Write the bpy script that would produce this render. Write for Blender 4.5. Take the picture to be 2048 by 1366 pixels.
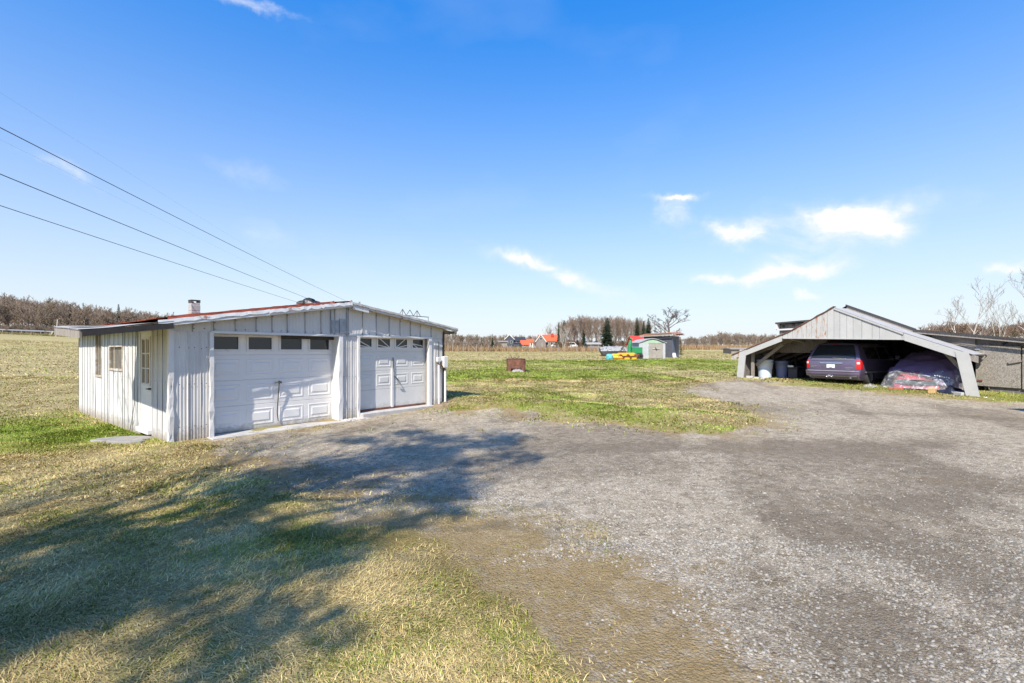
import bpy, math, random
import numpy as np
from mathutils import Vector, Matrix
random.seed(7); RNG = np.random.default_rng(7)
R = math.radians
for o in list(bpy.data.objects): bpy.data.objects.remove(o)
SC = bpy.context.scene
COL = SC.collection
# ------------------------------------------------------------------ camera
CAMH = 1.68; F = 945.0; HZ = 702.0
cam = bpy.data.cameras.new('camera'); camo = bpy.data.objects.new('camera', cam); COL.objects.link(camo)
camo.location = (0, 0, CAMH); camo.rotation_euler = (R(90), 0, 0)
cam.sensor_width = 36; cam.lens = F/2048*36; cam.shift_y = (HZ-683)/2048; cam.clip_start = .05; cam.clip_end = 6000
SC.camera = camo
# ------------------------------------------------------------------ sky and sun
SUN_EL = R(45); LX, LY = .323, .947            # horizontal direction the light travels
SUN_AZ = math.atan2(-LX, -LY)                  # bearing of the sun from +Y, clockwise
SC.world = bpy.data.worlds.new('World'); SC.world.use_nodes = True
wn = SC.world.node_tree; wn.nodes.clear()
def WN(t, **k):
    n = wn.nodes.new(t)
    for a, b in k.items(): setattr(n, a, b)
    return n
def WM(op, a, b=None, clamp=False):
    n = WN('ShaderNodeMath', operation=op, use_clamp=clamp)
    for i, v in enumerate((a, b)):
        if v is None: continue
        if hasattr(v, 'links'): wn.links.new(v, n.inputs[i])
        else: n.inputs[i].default_value = v
    return n.outputs[0]
sky = WN('ShaderNodeTexSky', sky_type='NISHITA', sun_disc=False, sun_elevation=SUN_EL, sun_rotation=SUN_AZ,
         altitude=100, air_density=1.0, dust_density=.35, ozone_density=3.0)
hs = WN('ShaderNodeHueSaturation'); hs.inputs['Saturation'].default_value = 1.38; hs.inputs['Hue'].default_value = .505; hs.inputs['Value'].default_value = 1.0
wn.links.new(sky.outputs[0], hs.inputs['Color'])
tc = WN('ShaderNodeTexCoord'); sp = WN('ShaderNodeSeparateXYZ'); wn.links.new(tc.outputs['Generated'], sp.inputs[0])
az0 = WM('ARCTAN2', sp.outputs[0], sp.outputs[1]); el = WM('ARCSINE', sp.outputs[2])
wp = WN('ShaderNodeTexNoise'); wp.inputs['Scale'].default_value = 11; wp.inputs['Detail'].default_value = 6; wp.inputs['Roughness'].default_value = .6; wn.links.new(tc.outputs['Generated'], wp.inputs[0])
wps = WN('ShaderNodeSeparateColor'); wn.links.new(wp.outputs['Color'], wps.inputs[0])
az = WM('ADD', az0, WM('MULTIPLY', WM('SUBTRACT', wps.outputs[0], .5), .16)); elw = WM('ADD', el, WM('MULTIPLY', WM('SUBTRACT', wps.outputs[1], .5), .075))
cn = WN('ShaderNodeTexNoise'); cn.inputs['Scale'].default_value = 9; cn.inputs['Detail'].default_value = 7; cn.inputs['Roughness'].default_value = .62; cn.inputs['Distortion'].default_value = .5
cmap = WN('ShaderNodeMapping'); cmap.inputs['Scale'].default_value = (1, 1, 2.2); wn.links.new(tc.outputs['Generated'], cmap.inputs[0]); wn.links.new(cmap.outputs[0], cn.inputs[0])
nz = WM('SUBTRACT', cn.outputs[0], .5)
clouds = [(1718, 444, 92, 26, 1.5, .03), (1640, 428, 38, 14, .55, .35), (1482, 467, 62, 20, .95, .05), (1354, 394, 40, 6, .9, .05), (1350, 424, 30, 24, .4, .2),
          (1600, 520, 60, 24, .6, -.1), (1575, 548, 85, 12, .85, -.06), (1448, 556, 46, 9, .95, .0), (1612, 588, 30, 9, .8, .2), (1110, 547, 95, 13, .85, .3), (1020, 510, 32, 14, .45, .35),
          (135, 345, 65, 15, .45, .25), (500, 345, 80, 22, .22, .1), (2040, 532, 45, 12, .8, .1), (520, 10, 90, 8, .55, -.02), (560, 480, 90, 22, .2, .3),
          (-400, 420, 120, 24, .7, .1), (2500, 400, 130, 28, .7, 0), (2900, 560, 160, 20, .8, 0)]
tot = None
for px, py, hw, hh, it, tl in clouds:
    x, z = (px-1024)/F, (HZ-py)/F
    a0 = math.atan2(x, 1); e0 = math.atan2(z, math.hypot(x, 1))
    sa = hw/F*math.cos(a0)**2; se = hh/F*math.cos(a0)
    da = WM('DIVIDE', WM('SUBTRACT', az, a0), sa)
    db = WM('DIVIDE', WM('ADD', WM('SUBTRACT', elw, e0), WM('MULTIPLY', WM('SUBTRACT', az, a0), tl)), se)
    r2 = WM('ADD', WM('MULTIPLY', da, da), WM('MULTIPLY', db, db))
    g = WM('MULTIPLY', WM('POWER', 2.718, WM('MULTIPLY', r2, -1.0)), it)
    g = WM('ADD', g, WM('MULTIPLY', WM('POWER', 2.718, WM('MULTIPLY', r2, -.22)), it*.2))
    tot = g if tot is None else WM('ADD', tot, g)
dens = WM('ADD', tot, WM('MULTIPLY', nz, WM('ADD', WM('MULTIPLY', WM('MINIMUM', tot, 1.0), 4.0), .0)))
dens = WM('POWER', WM('MULTIPLY', WM('SUBTRACT', dens, .08), .95, True), 1.25)
wisp = WN('ShaderNodeTexNoise'); wisp.inputs['Scale'].default_value = 2.2; wisp.inputs['Detail'].default_value = 5; wn.links.new(cmap.outputs[0], wisp.inputs[0])
wf = WM('MULTIPLY', WM('SUBTRACT', wisp.outputs[0], .56, True), .5)
cl = WM('MAXIMUM', dens, wf)
wn.links.new(WM('ADD', .66, WM('MULTIPLY', WM('POWER', WM('MULTIPLY', WM('ABSOLUTE', el), 1.5, True), .8), 1.02)), hs.inputs['Value'])
hb = WM('POWER', WM('SUBTRACT', 1.0, WM('MULTIPLY', WM('ABSOLUTE', el), 1.42), True), 2.0)   # pale air low in the sky
mx0 = WN('ShaderNodeMix', data_type='RGBA'); wn.links.new(WM('MULTIPLY', hb, .95), mx0.inputs[0]); wn.links.new(hs.outputs[0], mx0.inputs[6]); mx0.inputs[7].default_value = (4.3, 4.6, 5.0, 1)
mx = WN('ShaderNodeMix', data_type='RGBA'); wn.links.new(cl, mx.inputs[0]); wn.links.new(mx0.outputs[2], mx.inputs[6]); mx.inputs[7].default_value = (5.3, 5.35, 5.4, 1)
bg = WN('ShaderNodeBackground'); bg.inputs['Strength'].default_value = .125; wn.links.new(mx.outputs[2], bg.inputs[0])
wo = WN('ShaderNodeOutputWorld'); wn.links.new(bg.outputs[0], wo.inputs[0])
sl = bpy.data.lights.new('sun', 'SUN'); sl.energy = 4.9; sl.angle = R(.53); sl.color = (1, .93, .82)
so = bpy.data.objects.new('sun', sl); COL.objects.link(so)
so.rotation_euler = Vector((LX*math.cos(SUN_EL), LY*math.cos(SUN_EL), -math.sin(SUN_EL))).to_track_quat('-Z', 'Y').to_euler()
vs = SC.view_settings; vs.view_transform = 'Standard'; vs.look = 'None'; vs.exposure = .66; vs.gamma = 1; vs.use_curve_mapping = False
SC.cycles.max_bounces = 6; SC.cycles.transparent_max_bounces = 12

# ------------------------------------------------------------------ helpers
def px2w(px, py, Y): return Vector(((px-1024)/F*Y, Y, CAMH-(py-HZ)/F*Y))
def hash2(ix, iy, s):
    h = (ix.astype(np.int64)*374761393 + iy.astype(np.int64)*668265263 + s*69069) & 0xffffffff
    h = ((h ^ (h >> 13))*1274126177) & 0xffffffff
    return ((h ^ (h >> 16)) & 0xffff)/65535.0
def vnoise(x, y, s=0):
    ix, iy = np.floor(x), np.floor(y); fx, fy = x-ix, y-iy
    fx = fx*fx*(3-2*fx); fy = fy*fy*(3-2*fy)
    a, b = hash2(ix, iy, s), hash2(ix+1, iy, s); c, d = hash2(ix, iy+1, s), hash2(ix+1, iy+1, s)
    return (a*(1-fx)+b*fx)*(1-fy)+(c*(1-fx)+d*fx)*fy
def fbm(x, y, s=0, o=4):
    t = 0; a = .5; n = 0
    for i in range(o):
        t = t+a*vnoise(x*2**i, y*2**i, s+i*17); n += a; a *= .5
    return t/n
def sstep(a, b, x):
    t = np.clip((x-a)/(b-a), 0, 1); return t*t*(3-2*t)
class MB:
    def __init__(s): s.v = []; s.f = []; s.m = []
    def add(s, vs, fs, m=0):
        n = len(s.v); s.v += [tuple(p) for p in vs]; s.f += [tuple(i+n for i in f) for f in fs]; s.m += [m]*len(fs)
        return s
    def box(s, x0, x1, y0, y1, z0, z1, m=0, M=None, tz=None):
        v = [Vector((x, y, z)) for z in (z0, z1) for y in (y0, y1) for x in (x0, x1)]
        if tz: v = [Vector((p.x, p.y, p.z+(tz(p.x, p.y, p.z)))) for p in v]
        if M: v = [M @ p for p in v]
        return s.add(v, [(0, 2, 3, 1), (4, 5, 7, 6), (0, 1, 5, 4), (2, 6, 7, 3), (0, 4, 6, 2), (1, 3, 7, 5)], m)
    def bevbox(s, x0, x1, y0, y1, z0, z1, b=.01, m=0, M=None):
        # chamfered box: 24 corner points, faces, edge strips and corners
        P = []; idx = {}
        X, Y, Z = (x0, x1), (y0, y1), (z0, z1)
        for i in (0, 1):
            for j in (0, 1):
                for k in (0, 1):
                    sx, sy, sz = (1 if i == 0 else -1), (1 if j == 0 else -1), (1 if k == 0 else -1)
                    for ax in range(3):
                        p = [X[i]+sx*b*(ax != 0), Y[j]+sy*b*(ax != 1), Z[k]+sz*b*(ax != 2)]
                        idx[(i, j, k, ax)] = len(P); P.append(M @ Vector(p) if M else Vector(p))
        fs = []
        g = lambda i, j, k, a: idx[(i, j, k, a)]
        for i in (0, 1): fs.append([g(i, 0, 0, 0), g(i, 1, 0, 0), g(i, 1, 1, 0), g(i, 0, 1, 0)][::1 if i else -1])
        for j in (0, 1): fs.append([g(0, j, 0, 1), g(0, j, 1, 1), g(1, j, 1, 1), g(1, j, 0, 1)][::1 if j else -1])
        for k in (0, 1): fs.append([g(0, 0, k, 2), g(1, 0, k, 2), g(1, 1, k, 2), g(0, 1, k, 2)][::1 if k else -1])
        for j in (0, 1):
            for k in (0, 1): fs.append([g(0, j, k, 1), g(1, j, k, 1), g(1, j, k, 2), g(0, j, k, 2)][::1 if j != k else -1])
        for i in (0, 1):
            for k in (0, 1): fs.append([g(i, 0, k, 2), g(i, 1, k, 2), g(i, 1, k, 0), g(i, 0, k, 0)][::1 if i != k else -1])
        for i in (0, 1):
            for j in (0, 1): fs.append([g(i, j, 0, 0), g(i, j, 1, 0), g(i, j, 1, 1), g(i, j, 0, 1)][::1 if i != j else -1])
        for i in (0, 1):
            for j in (0, 1):
                for k in (0, 1): fs.append([g(i, j, k, 0), g(i, j, k, 1), g(i, j, k, 2)][::1 if (i+j+k) % 2 else -1])
        return s.add(P, fs, m)
    def beam(s, a, b, w, h=None, m=0, up=(0, 0, 1)):
        a, b = Vector(a), Vector(b); h = h or w; d = (b-a); L = d.length; d = d/L
        r = d.cross(Vector(up))
        if r.length < 1e-4: r = d.cross(Vector((0, 1, 0)))
        r.normalize(); u = r.cross(d)
        v = [p+r*(w/2*i)+u*(h/2*j) for p in (a, b) for i, j in ((-1, -1), (1, -1), (1, 1), (-1, 1))]
        return s.add(v, [(0, 3, 2, 1), (4, 5, 6, 7), (0, 1, 5, 4), (1, 2, 6, 5), (2, 3, 7, 6), (3, 0, 4, 7)], m)
    def tube(s, pts, rads, n=6, m=0, cap=True):
        pts = [Vector(p) for p in pts]; rings = []
        for i, p in enumerate(pts):
            d = (pts[min(i+1, len(pts)-1)]-pts[max(i-1, 0)]).normalized()
            r = d.cross(Vector((0, 0, 1)) if abs(d.z) < .9 else Vector((1, 0, 0))).normalized(); u = r.cross(d)
            q = rads[i] if hasattr(rads, '__len__') else rads
            rings += [p+r*(q*math.cos(2*math.pi*k/n))+u*(q*math.sin(2*math.pi*k/n)) for k in range(n)]
        fs = [(i*n+k, i*n+(k+1) % n, (i+1)*n+(k+1) % n, (i+1)*n+k) for i in range(len(pts)-1) for k in range(n)]
        if cap: fs += [tuple(range(n))[::-1], tuple((len(pts)-1)*n+k for k in range(n))]
        return s.add(rings, fs, m)
    def lathe(s, prof, n=20, M=None, m=0):
        v = []
        for r, z in prof: v += [Vector((r*math.cos(2*math.pi*k/n), r*math.sin(2*math.pi*k/n), z)) for k in range(n)]
        if M: v = [M @ p for p in v]
        return s.add(v, [(i*n+k, i*n+(k+1) % n, (i+1)*n+(k+1) % n, (i+1)*n+k) for i in range(len(prof)-1) for k in range(n)], m)
    def grid(s, fn, nu, nv, m=0):
        v = [fn(i/nu, j/nv) for j in range(nv+1) for i in range(nu+1)]
        return s.add(v, [(j*(nu+1)+i, j*(nu+1)+i+1, (j+1)*(nu+1)+i+1, (j+1)*(nu+1)+i) for j in range(nv) for i in range(nu)], m)
    def prism(s, poly, y0, y1, m=0):      # polygon in x,z pushed along y
        n = len(poly); v = [(x, y0, z) for x, z in poly]+[(x, y1, z) for x, z in poly]
        return s.add(v, [tuple(range(n)), tuple(range(2*n-1, n-1, -1))]+[(i, i+n, (i+1) % n+n, (i+1) % n) for i in range(n)], m)
    def mesh(s, name, mats, smooth=False):
        me = bpy.data.meshes.new(name); me.from_pydata(s.v, [], s.f)
        for mt in (mats if isinstance(mats, (list, tuple)) else [mats]): me.materials.append(mt)
        if any(s.m): me.polygons.foreach_set('material_index', s.m)
        if smooth: me.polygons.foreach_set('use_smooth', [True]*len(me.polygons))
        me.update(); return me
    def obj(s, name, mats, parent=None, smooth=False, **k):
        return link(name, s.mesh(name, mats, smooth), parent, **k)
def link(name, me, parent=None, **k):
    o = bpy.data.objects.new(name, me); COL.objects.link(o); o.parent = parent
    for a, b in k.items(): o[a] = b
    return o
def thing(name, label, cat, loc=(0, 0, 0), rz=0, group=None):
    o = bpy.data.objects.new(name, None); COL.objects.link(o); o.empty_display_size = .1
    o.location = loc; o.rotation_euler = (0, 0, rz); o['label'] = label; o['category'] = cat
    if group: o['group'] = group
    return o
def tag(o, label, cat, group=None, kind=None):
    o['label'] = label; o['category'] = cat
    if group: o['group'] = group
    if kind: o['kind'] = kind
    return o
def np_mesh(name, V, T, mat, col=None, smooth=False):
    me = bpy.data.meshes.new(name); k = T.shape[1]
    me.vertices.add(len(V)); me.vertices.foreach_set('co', V.astype(np.float32).ravel())
    me.loops.add(T.size); me.loops.foreach_set('vertex_index', T.astype(np.int32).ravel())
    me.polygons.add(len(T)); me.polygons.foreach_set('loop_start', np.arange(0, T.size, k, dtype=np.int32))
    if smooth: me.polygons.foreach_set('use_smooth', np.ones(len(T), bool))
    me.materials.append(mat)
    if col is not None:
        a = me.color_attributes.new('Col', 'FLOAT_COLOR', 'POINT')
        c = np.ones((len(V), 4), np.float32); c[:, :3] = col; a.data.foreach_set('color', c.ravel())
    me.update(calc_edges=True); return me

# ------------------------------------------------------------------ materials
def nodemat(name):
    m = bpy.data.materials.new(name); m.use_nodes = True; nt = m.node_tree
    return m, nt, nt.nodes['Principled BSDF']
def noise(nt, scale, detail=4, rough=.55, dist=0, vec=None, stretch=None):
    n = nt.nodes.new('ShaderNodeTexNoise'); n.inputs['Scale'].default_value = scale; n.inputs['Detail'].default_value = detail
    n.inputs['Roughness'].default_value = rough; n.inputs['Distortion'].default_value = dist
    if vec is None:
        vec = nt.nodes.new('ShaderNodeTexCoord').outputs['Object']
    if stretch:
        mp = nt.nodes.new('ShaderNodeMapping'); mp.inputs['Scale'].default_value = stretch; nt.links.new(vec, mp.inputs[0]); vec = mp.outputs[0]
    nt.links.new(vec, n.inputs['Vector']); return n.outputs[0]
def ramp(nt, fac, stops):
    r = nt.nodes.new('ShaderNodeValToRGB'); e = r.color_ramp.elements
    while len(e) < len(stops): e.new(.5)
    for i, (p, c) in enumerate(stops):
        e[i].position = p; c = (c, c, c) if not hasattr(c, '__len__') else c; e[i].color = (*c, 1)
    nt.links.new(fac, r.inputs[0]); return r.outputs[0]
def mixc(nt, f, a, b, mode='MIX'):
    n = nt.nodes.new('ShaderNodeMix'); n.data_type = 'RGBA'; n.blend_type = mode
    for i, v in ((0, f), (6, a), (7, b)):
        if hasattr(v, 'links'): nt.links.new(v, n.inputs[i])
        elif i: n.inputs[i].default_value = (*v, 1)
        else: n.inputs[i].default_value = v
    return n.outputs[2]
def mth(nt, op, a, b=None, clamp=False):
    n = nt.nodes.new('ShaderNodeMath'); n.operation = op; n.use_clamp = clamp
    for i, v in enumerate((a, b)):
        if v is None: continue
        if hasattr(v, 'links'): nt.links.new(v, n.inputs[i])
        else: n.inputs[i].default_value = v
    return n.outputs[0]
def bump(nt, bs, h, strength=.3, dist=.01):
    b = nt.nodes.new('ShaderNodeBump'); b.inputs['Strength'].default_value = strength; b.inputs['Distance'].default_value = dist
    nt.links.new(h, b.inputs['Height']); nt.links.new(b.outputs[0], bs.inputs['Normal'])
def pm(name, c, rough=.6, var=.15, scale=3, stain=None, sfrac=.6, sscale=4, sstretch=None, metal=0, bmp=.15, bscale=40, coat=0, spec=None, stretch=None, objvar=0, base=0):
    """one-colour worn material: noise shading of the colour, optional stain colour, fine relief"""
    m, nt, bs = nodemat(name)
    n1 = noise(nt, scale, 6, .6, .3, stretch=stretch)
    col = ramp(nt, n1, [(.25, [x*(1-var) for x in c]), (.75, [min(1, x*(1+var)) for x in c])])
    if objvar:
        oi = nt.nodes.new('ShaderNodeObjectInfo'); k = mth(nt, 'ADD', mth(nt, 'MULTIPLY', oi.outputs['Random'], objvar), 1-objvar)
        cc = nt.nodes.new('ShaderNodeCombineColor')
        for i in range(3): nt.links.new(k, cc.inputs[i])
        col = mixc(nt, 1.0, col, cc.outputs[0], 'MULTIPLY')
    if stain:
        n2 = noise(nt, sscale, 8, .65, .4, stretch=sstretch)
        col = mixc(nt, ramp(nt, n2, [(sfrac, 0.0), (min(1, sfrac+.1), 1.0)]), col, stain)
    if base:                                   # mud splashed up from the ground
        cz_ = nt.nodes.new('ShaderNodeSeparateXYZ'); nt.links.new(nt.nodes.new('ShaderNodeTexCoord').outputs['Object'], cz_.inputs[0])
        hgt = mth(nt, 'ADD', mth(nt, 'MULTIPLY', cz_.outputs[2], 1/base), mth(nt, 'MULTIPLY', mth(nt, 'SUBTRACT', noise(nt, 9, 6, .7, .4), .5), 2.2))
        col = mixc(nt, ramp(nt, hgt, [(0, .75), (1, 0.0)]), col, (.27, .22, .155))
    nt.links.new(col, bs.inputs['Base Color']); bs.inputs['Roughness'].default_value = rough; bs.inputs['Metallic'].default_value = metal
    if spec is not None: bs.inputs['Specular IOR Level'].default_value = spec
    if coat: bs.inputs['Coat Weight'].default_value = coat; bs.inputs['Coat Roughness'].default_value = .06
    if bmp: bump(nt, bs, noise(nt, bscale, 5, .6, stretch=stretch), bmp, .01)
    return m
def attrmat(name, rough=.9, spec=.1, trans=0):
    m, nt, bs = nodemat(name)
    a = nt.nodes.new('ShaderNodeAttribute'); a.attribute_name = 'Col'
    nt.links.new(a.outputs['Color'], bs.inputs['Base Color']); bs.inputs['Roughness'].default_value = rough; bs.inputs['Specular IOR Level'].default_value = spec
    return m
def glassm(name, c=(.02, .022, .025), rough=.05):
    m, nt, bs = nodemat(name); bs.inputs['Base Color'].default_value = (*c, 1); bs.inputs['Roughness'].default_value = rough
    bs.inputs['Specular IOR Level'].default_value = .5
    bump(nt, bs, noise(nt, 1.5, 2), .25, .05); return m
WHITE = pm('white_painted_metal', (.57, .55, .52), .42, .07, 2.5, stain=(.36, .33, .29), sfrac=.66, sscale=3.5, sstretch=(3, 3, .5), bmp=.1, bscale=9, objvar=.16, base=.3)
SIDEW = pm('greyed_white_side_metal', (.55, .545, .53), .5, .09, 2.5, stain=(.3, .27, .23), sfrac=.66, sscale=3.5, sstretch=(3, 3, .4), bmp=.15, bscale=9, objvar=.1, base=.2)
WHITETRIM = pm('white_trim_paint', (.62, .6, .57), .5, .06, 4, stain=(.42, .38, .33), sfrac=.64, sscale=6, bmp=.2, bscale=14)
GALV = pm('bare_galvanised_metal', (.27, .29, .32), .4, .25, 14, stain=(.45, .46, .48), sfrac=.6, sscale=12, sstretch=(1, 1, .3), metal=.3, bmp=.1)
DOORW = pm('white_door_enamel', (.68, .655, .62), .38, .03, 2, stain=(.55, .53, .49), sfrac=.74, sscale=5, bmp=.05, bscale=60, base=.16)
DOORG = pm('grey_door_enamel', (.57, .56, .53), .45, .06, 2.2, stain=(.42, .27, .14), sfrac=.7, sscale=4, bmp=.08, bscale=40, base=.3)
RUSTROOF = pm('rusty_red_roof_metal', (.27, .075, .04), .9, .35, 5, stain=(.36, .33, .3), sfrac=.64, sscale=2.5, bmp=.2, spec=.1)
GREYROOF = pm('grey_roof_metal', (.32, .31, .295), .88, .2, 4, stain=(.3, .12, .07), sfrac=.64, sscale=3, bmp=.2)
RAKE = pm('white_rake_flashing_with_rust', (.55, .55, .54), .5, .12, 3, stain=(.28, .09, .05), sfrac=.57, sscale=5, bmp=.3, bscale=9)
BLACKW = pm('black_tarred_fascia', (.025, .02, .018), .6, .4, 5, stain=(.09, .05, .035), sfrac=.62, bmp=.3)
OLDWOOD = pm('old_grey_wood', (.25, .22, .19), .85, .3, 3, stain=(.12, .1, .08), sfrac=.6, sstretch=(6, 6, .6), bmp=.4, stretch=(8, 8, 1))
YELWOOD = pm('pale_soffit_wood', (.48, .4, .24), .8, .15, 4, bmp=.3, stretch=(1, 8, 8))
CONC = pm('weathered_concrete', (.42, .40, .37), .9, .18, 5, stain=(.25, .22, .18), sfrac=.62, sscale=7, bmp=.5, bscale=60)
SCREW = pm('rusty_screw_heads', (.1, .08, .07), .6, .2, 9, bmp=0)
GLASS = glassm('dark_window_glass')
IRON = pm('dark_iron', (.05, .048, .045), .5, .3, 9, stain=(.2, .08, .04), sfrac=.6, bmp=.2)
CHIM = pm('whitewashed_chimney_block', (.36, .35, .33), .9, .15, 6, stain=(.2, .19, .18), sfrac=.58, sscale=7, bmp=.5, bscale=30)
RUST = pm('rust', (.15, .06, .035), .8, .4, 6, stain=(.07, .04, .03), sfrac=.57, bmp=.4, bscale=25)
CURT = pm('old_curtain_cloth', (.4, .27, .16), .9, .3, 5, stain=(.2, .16, .12), sfrac=.55, stretch=(14, 14, 1), bmp=.2)
CARB = pm('pale_grey_board_paint', (.44, .435, .41), .65, .08, 2.5, stain=(.27, .13, .06), sfrac=.69, sscale=3.2, sstretch=(3, 3, .7), bmp=.25, bscale=12, objvar=.1)
CARBR = pm('rust_bitten_board_paint', (.42, .41, .385), .65, .1, 2.5, stain=(.33, .13, .04), sfrac=.53, sscale=3.5, sstretch=(3, 3, .8), bmp=.25, bscale=12)
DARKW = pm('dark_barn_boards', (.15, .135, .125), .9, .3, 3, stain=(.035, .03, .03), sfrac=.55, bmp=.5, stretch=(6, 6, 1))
BROOF = pm('black_felt_roofing', (.05, .048, .048), .85, .3, 4, stain=(.14, .13, .12), sfrac=.62, bmp=.4)
def osbmat():
    m, nt, bs = nodemat('weathered_strand_board')
    tcn = nt.nodes.new('ShaderNodeTexCoord').outputs['Object']
    v = nt.nodes.new('ShaderNodeTexVoronoi'); v.inputs['Scale'].default_value = 30
    mp = nt.nodes.new('ShaderNodeMapping'); mp.inputs['Scale'].default_value = (1.4, 1, .8); nt.links.new(tcn, mp.inputs[0]); nt.links.new(mp.outputs[0], v.inputs['Vector'])
    sc = nt.nodes.new('ShaderNodeSeparateColor'); nt.links.new(v.outputs['Color'], sc.inputs[0])
    c = ramp(nt, sc.outputs[0], [(0, (.17, .15, .122)), (.3, (.235, .21, .175)), (1, (.32, .29, .245))])
    n = noise(nt, 1.2, 5, .6, .5)
    c = mixc(nt, ramp(nt, n, [(.4, 0.0), (.75, .55)]), c, (.16, .145, .125))
    nt.links.new(c, bs.inputs['Base Color']); bs.inputs['Roughness'].default_value = .9
    bump(nt, bs, sc.outputs[0], .5, .01); return m
OSB = osbmat()
BARK = pm('grey_brown_bark', (.15, .125, .105), .95, .25, 3, bmp=.3)
TWIG = pm('brown_twigs', (.24, .18, .13), .95, .25, .6, bmp=0)
TWIGR = pm('reddish_brown_twigs', (.22, .15, .105), .95, .25, .6, bmp=0)
BIRCH = pm('pale_birch_bark', (.42, .385, .34), .85, .2, 4, stain=(.1, .09, .08), sfrac=.62, bmp=.2)
DTWIG = pm('dark_twigs', (.1, .075, .065), .95, .2, .8, bmp=0)
NEEDLE = pm('spruce_needles', (.028, .05, .022), .9, .4, 1.2, bmp=0)
NEEDLE2 = pm('olive_conifer_needles', (.07, .085, .03), .9, .4, 1.2, bmp=0)

# ------------------------------------------------------------------ terrain
def terr(X, Y):
    X = np.asarray(X, float); Y = np.asarray(Y, float)
    z = np.interp(Y, [-60, 0, 9.5, 14, 20, 28, 48, 95, 200, 600, 3000], [0, 0, 0, .05, .3, .46, .92, 1.58, 2.4, 4, 8])
    d = np.maximum(0, -X-18); z = z+.046*d*d/(d+14)*sstep(8, 60, Y)
    z = z-.11*np.exp(-((X+11)/6)**2-((Y-11.5)/5)**2)                        # lawn dips by the garage's back corner
    z = z+.24*np.exp(-((X-.2+.45*(Y-13.5))/2.6)**2-((Y-13.6+.28*(X-.5))/1.15)**2)        # grassy bank beside the drive
    z = z+.16*np.exp(-((X-3.6)/1.7)**2-((Y-11.6)/.8)**2)
    z = z+.05*(fbm(X*.35, Y*.35, 5, 3)-.5)*sstep(2, 6, Y)+.35*(fbm(X*.03, Y*.03, 9, 3)-.5)*sstep(25, 80, Y)
    z = z+.17*np.exp(-((X-17.6)/1.6)**2-((Y-16.6)/1.6)**2)
    return z
def TZ(x, y): return float(terr(np.array([x]), np.array([y]))[0])
GPOLY = np.array([(.1, -6), (.16, 2.39), (.05, 3.3), (-.5, 4.15), (-1.4, 4.5), (-2.5, 5.3), (-4.0, 6.6), (-5.3, 8.0), (-6.0, 9.2), (-4, 12.3), (-1.9, 14.3),
                  (-1.6, 12.9), (-.35, 13.0), (.96, 11.6), (2.56, 10.5), (4, 9.85), (5.5, 10.6), (6.3, 12.2), (6.5, 14.7), (5.9, 17.2), (7.5, 19.6), (10.3, 22.0), (14.1, 15.6), (18.5, 12.7), (40, 5), (40, -6)])
def poly_sd(X, Y, P):
    d = np.full(X.shape, 1e9); ins = np.zeros(X.shape, bool); n = len(P)
    for i in range(n):
        ax, ay = P[i]; bx, by = P[(i+1) % n]; ex, ey = bx-ax, by-ay
        t = np.clip(((X-ax)*ex+(Y-ay)*ey)/(ex*ex+ey*ey), 0, 1)
        d = np.minimum(d, np.hypot(X-ax-t*ex, Y-ay-t*ey))
        c = (ay > Y) != (by > Y)
        with np.errstate(divide='ignore', invalid='ignore'): ins ^= c & (X < (bx-ax)*(Y-ay)/(by-ay+1e-12)+ax)
    return np.where(ins, d, -d)
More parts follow.
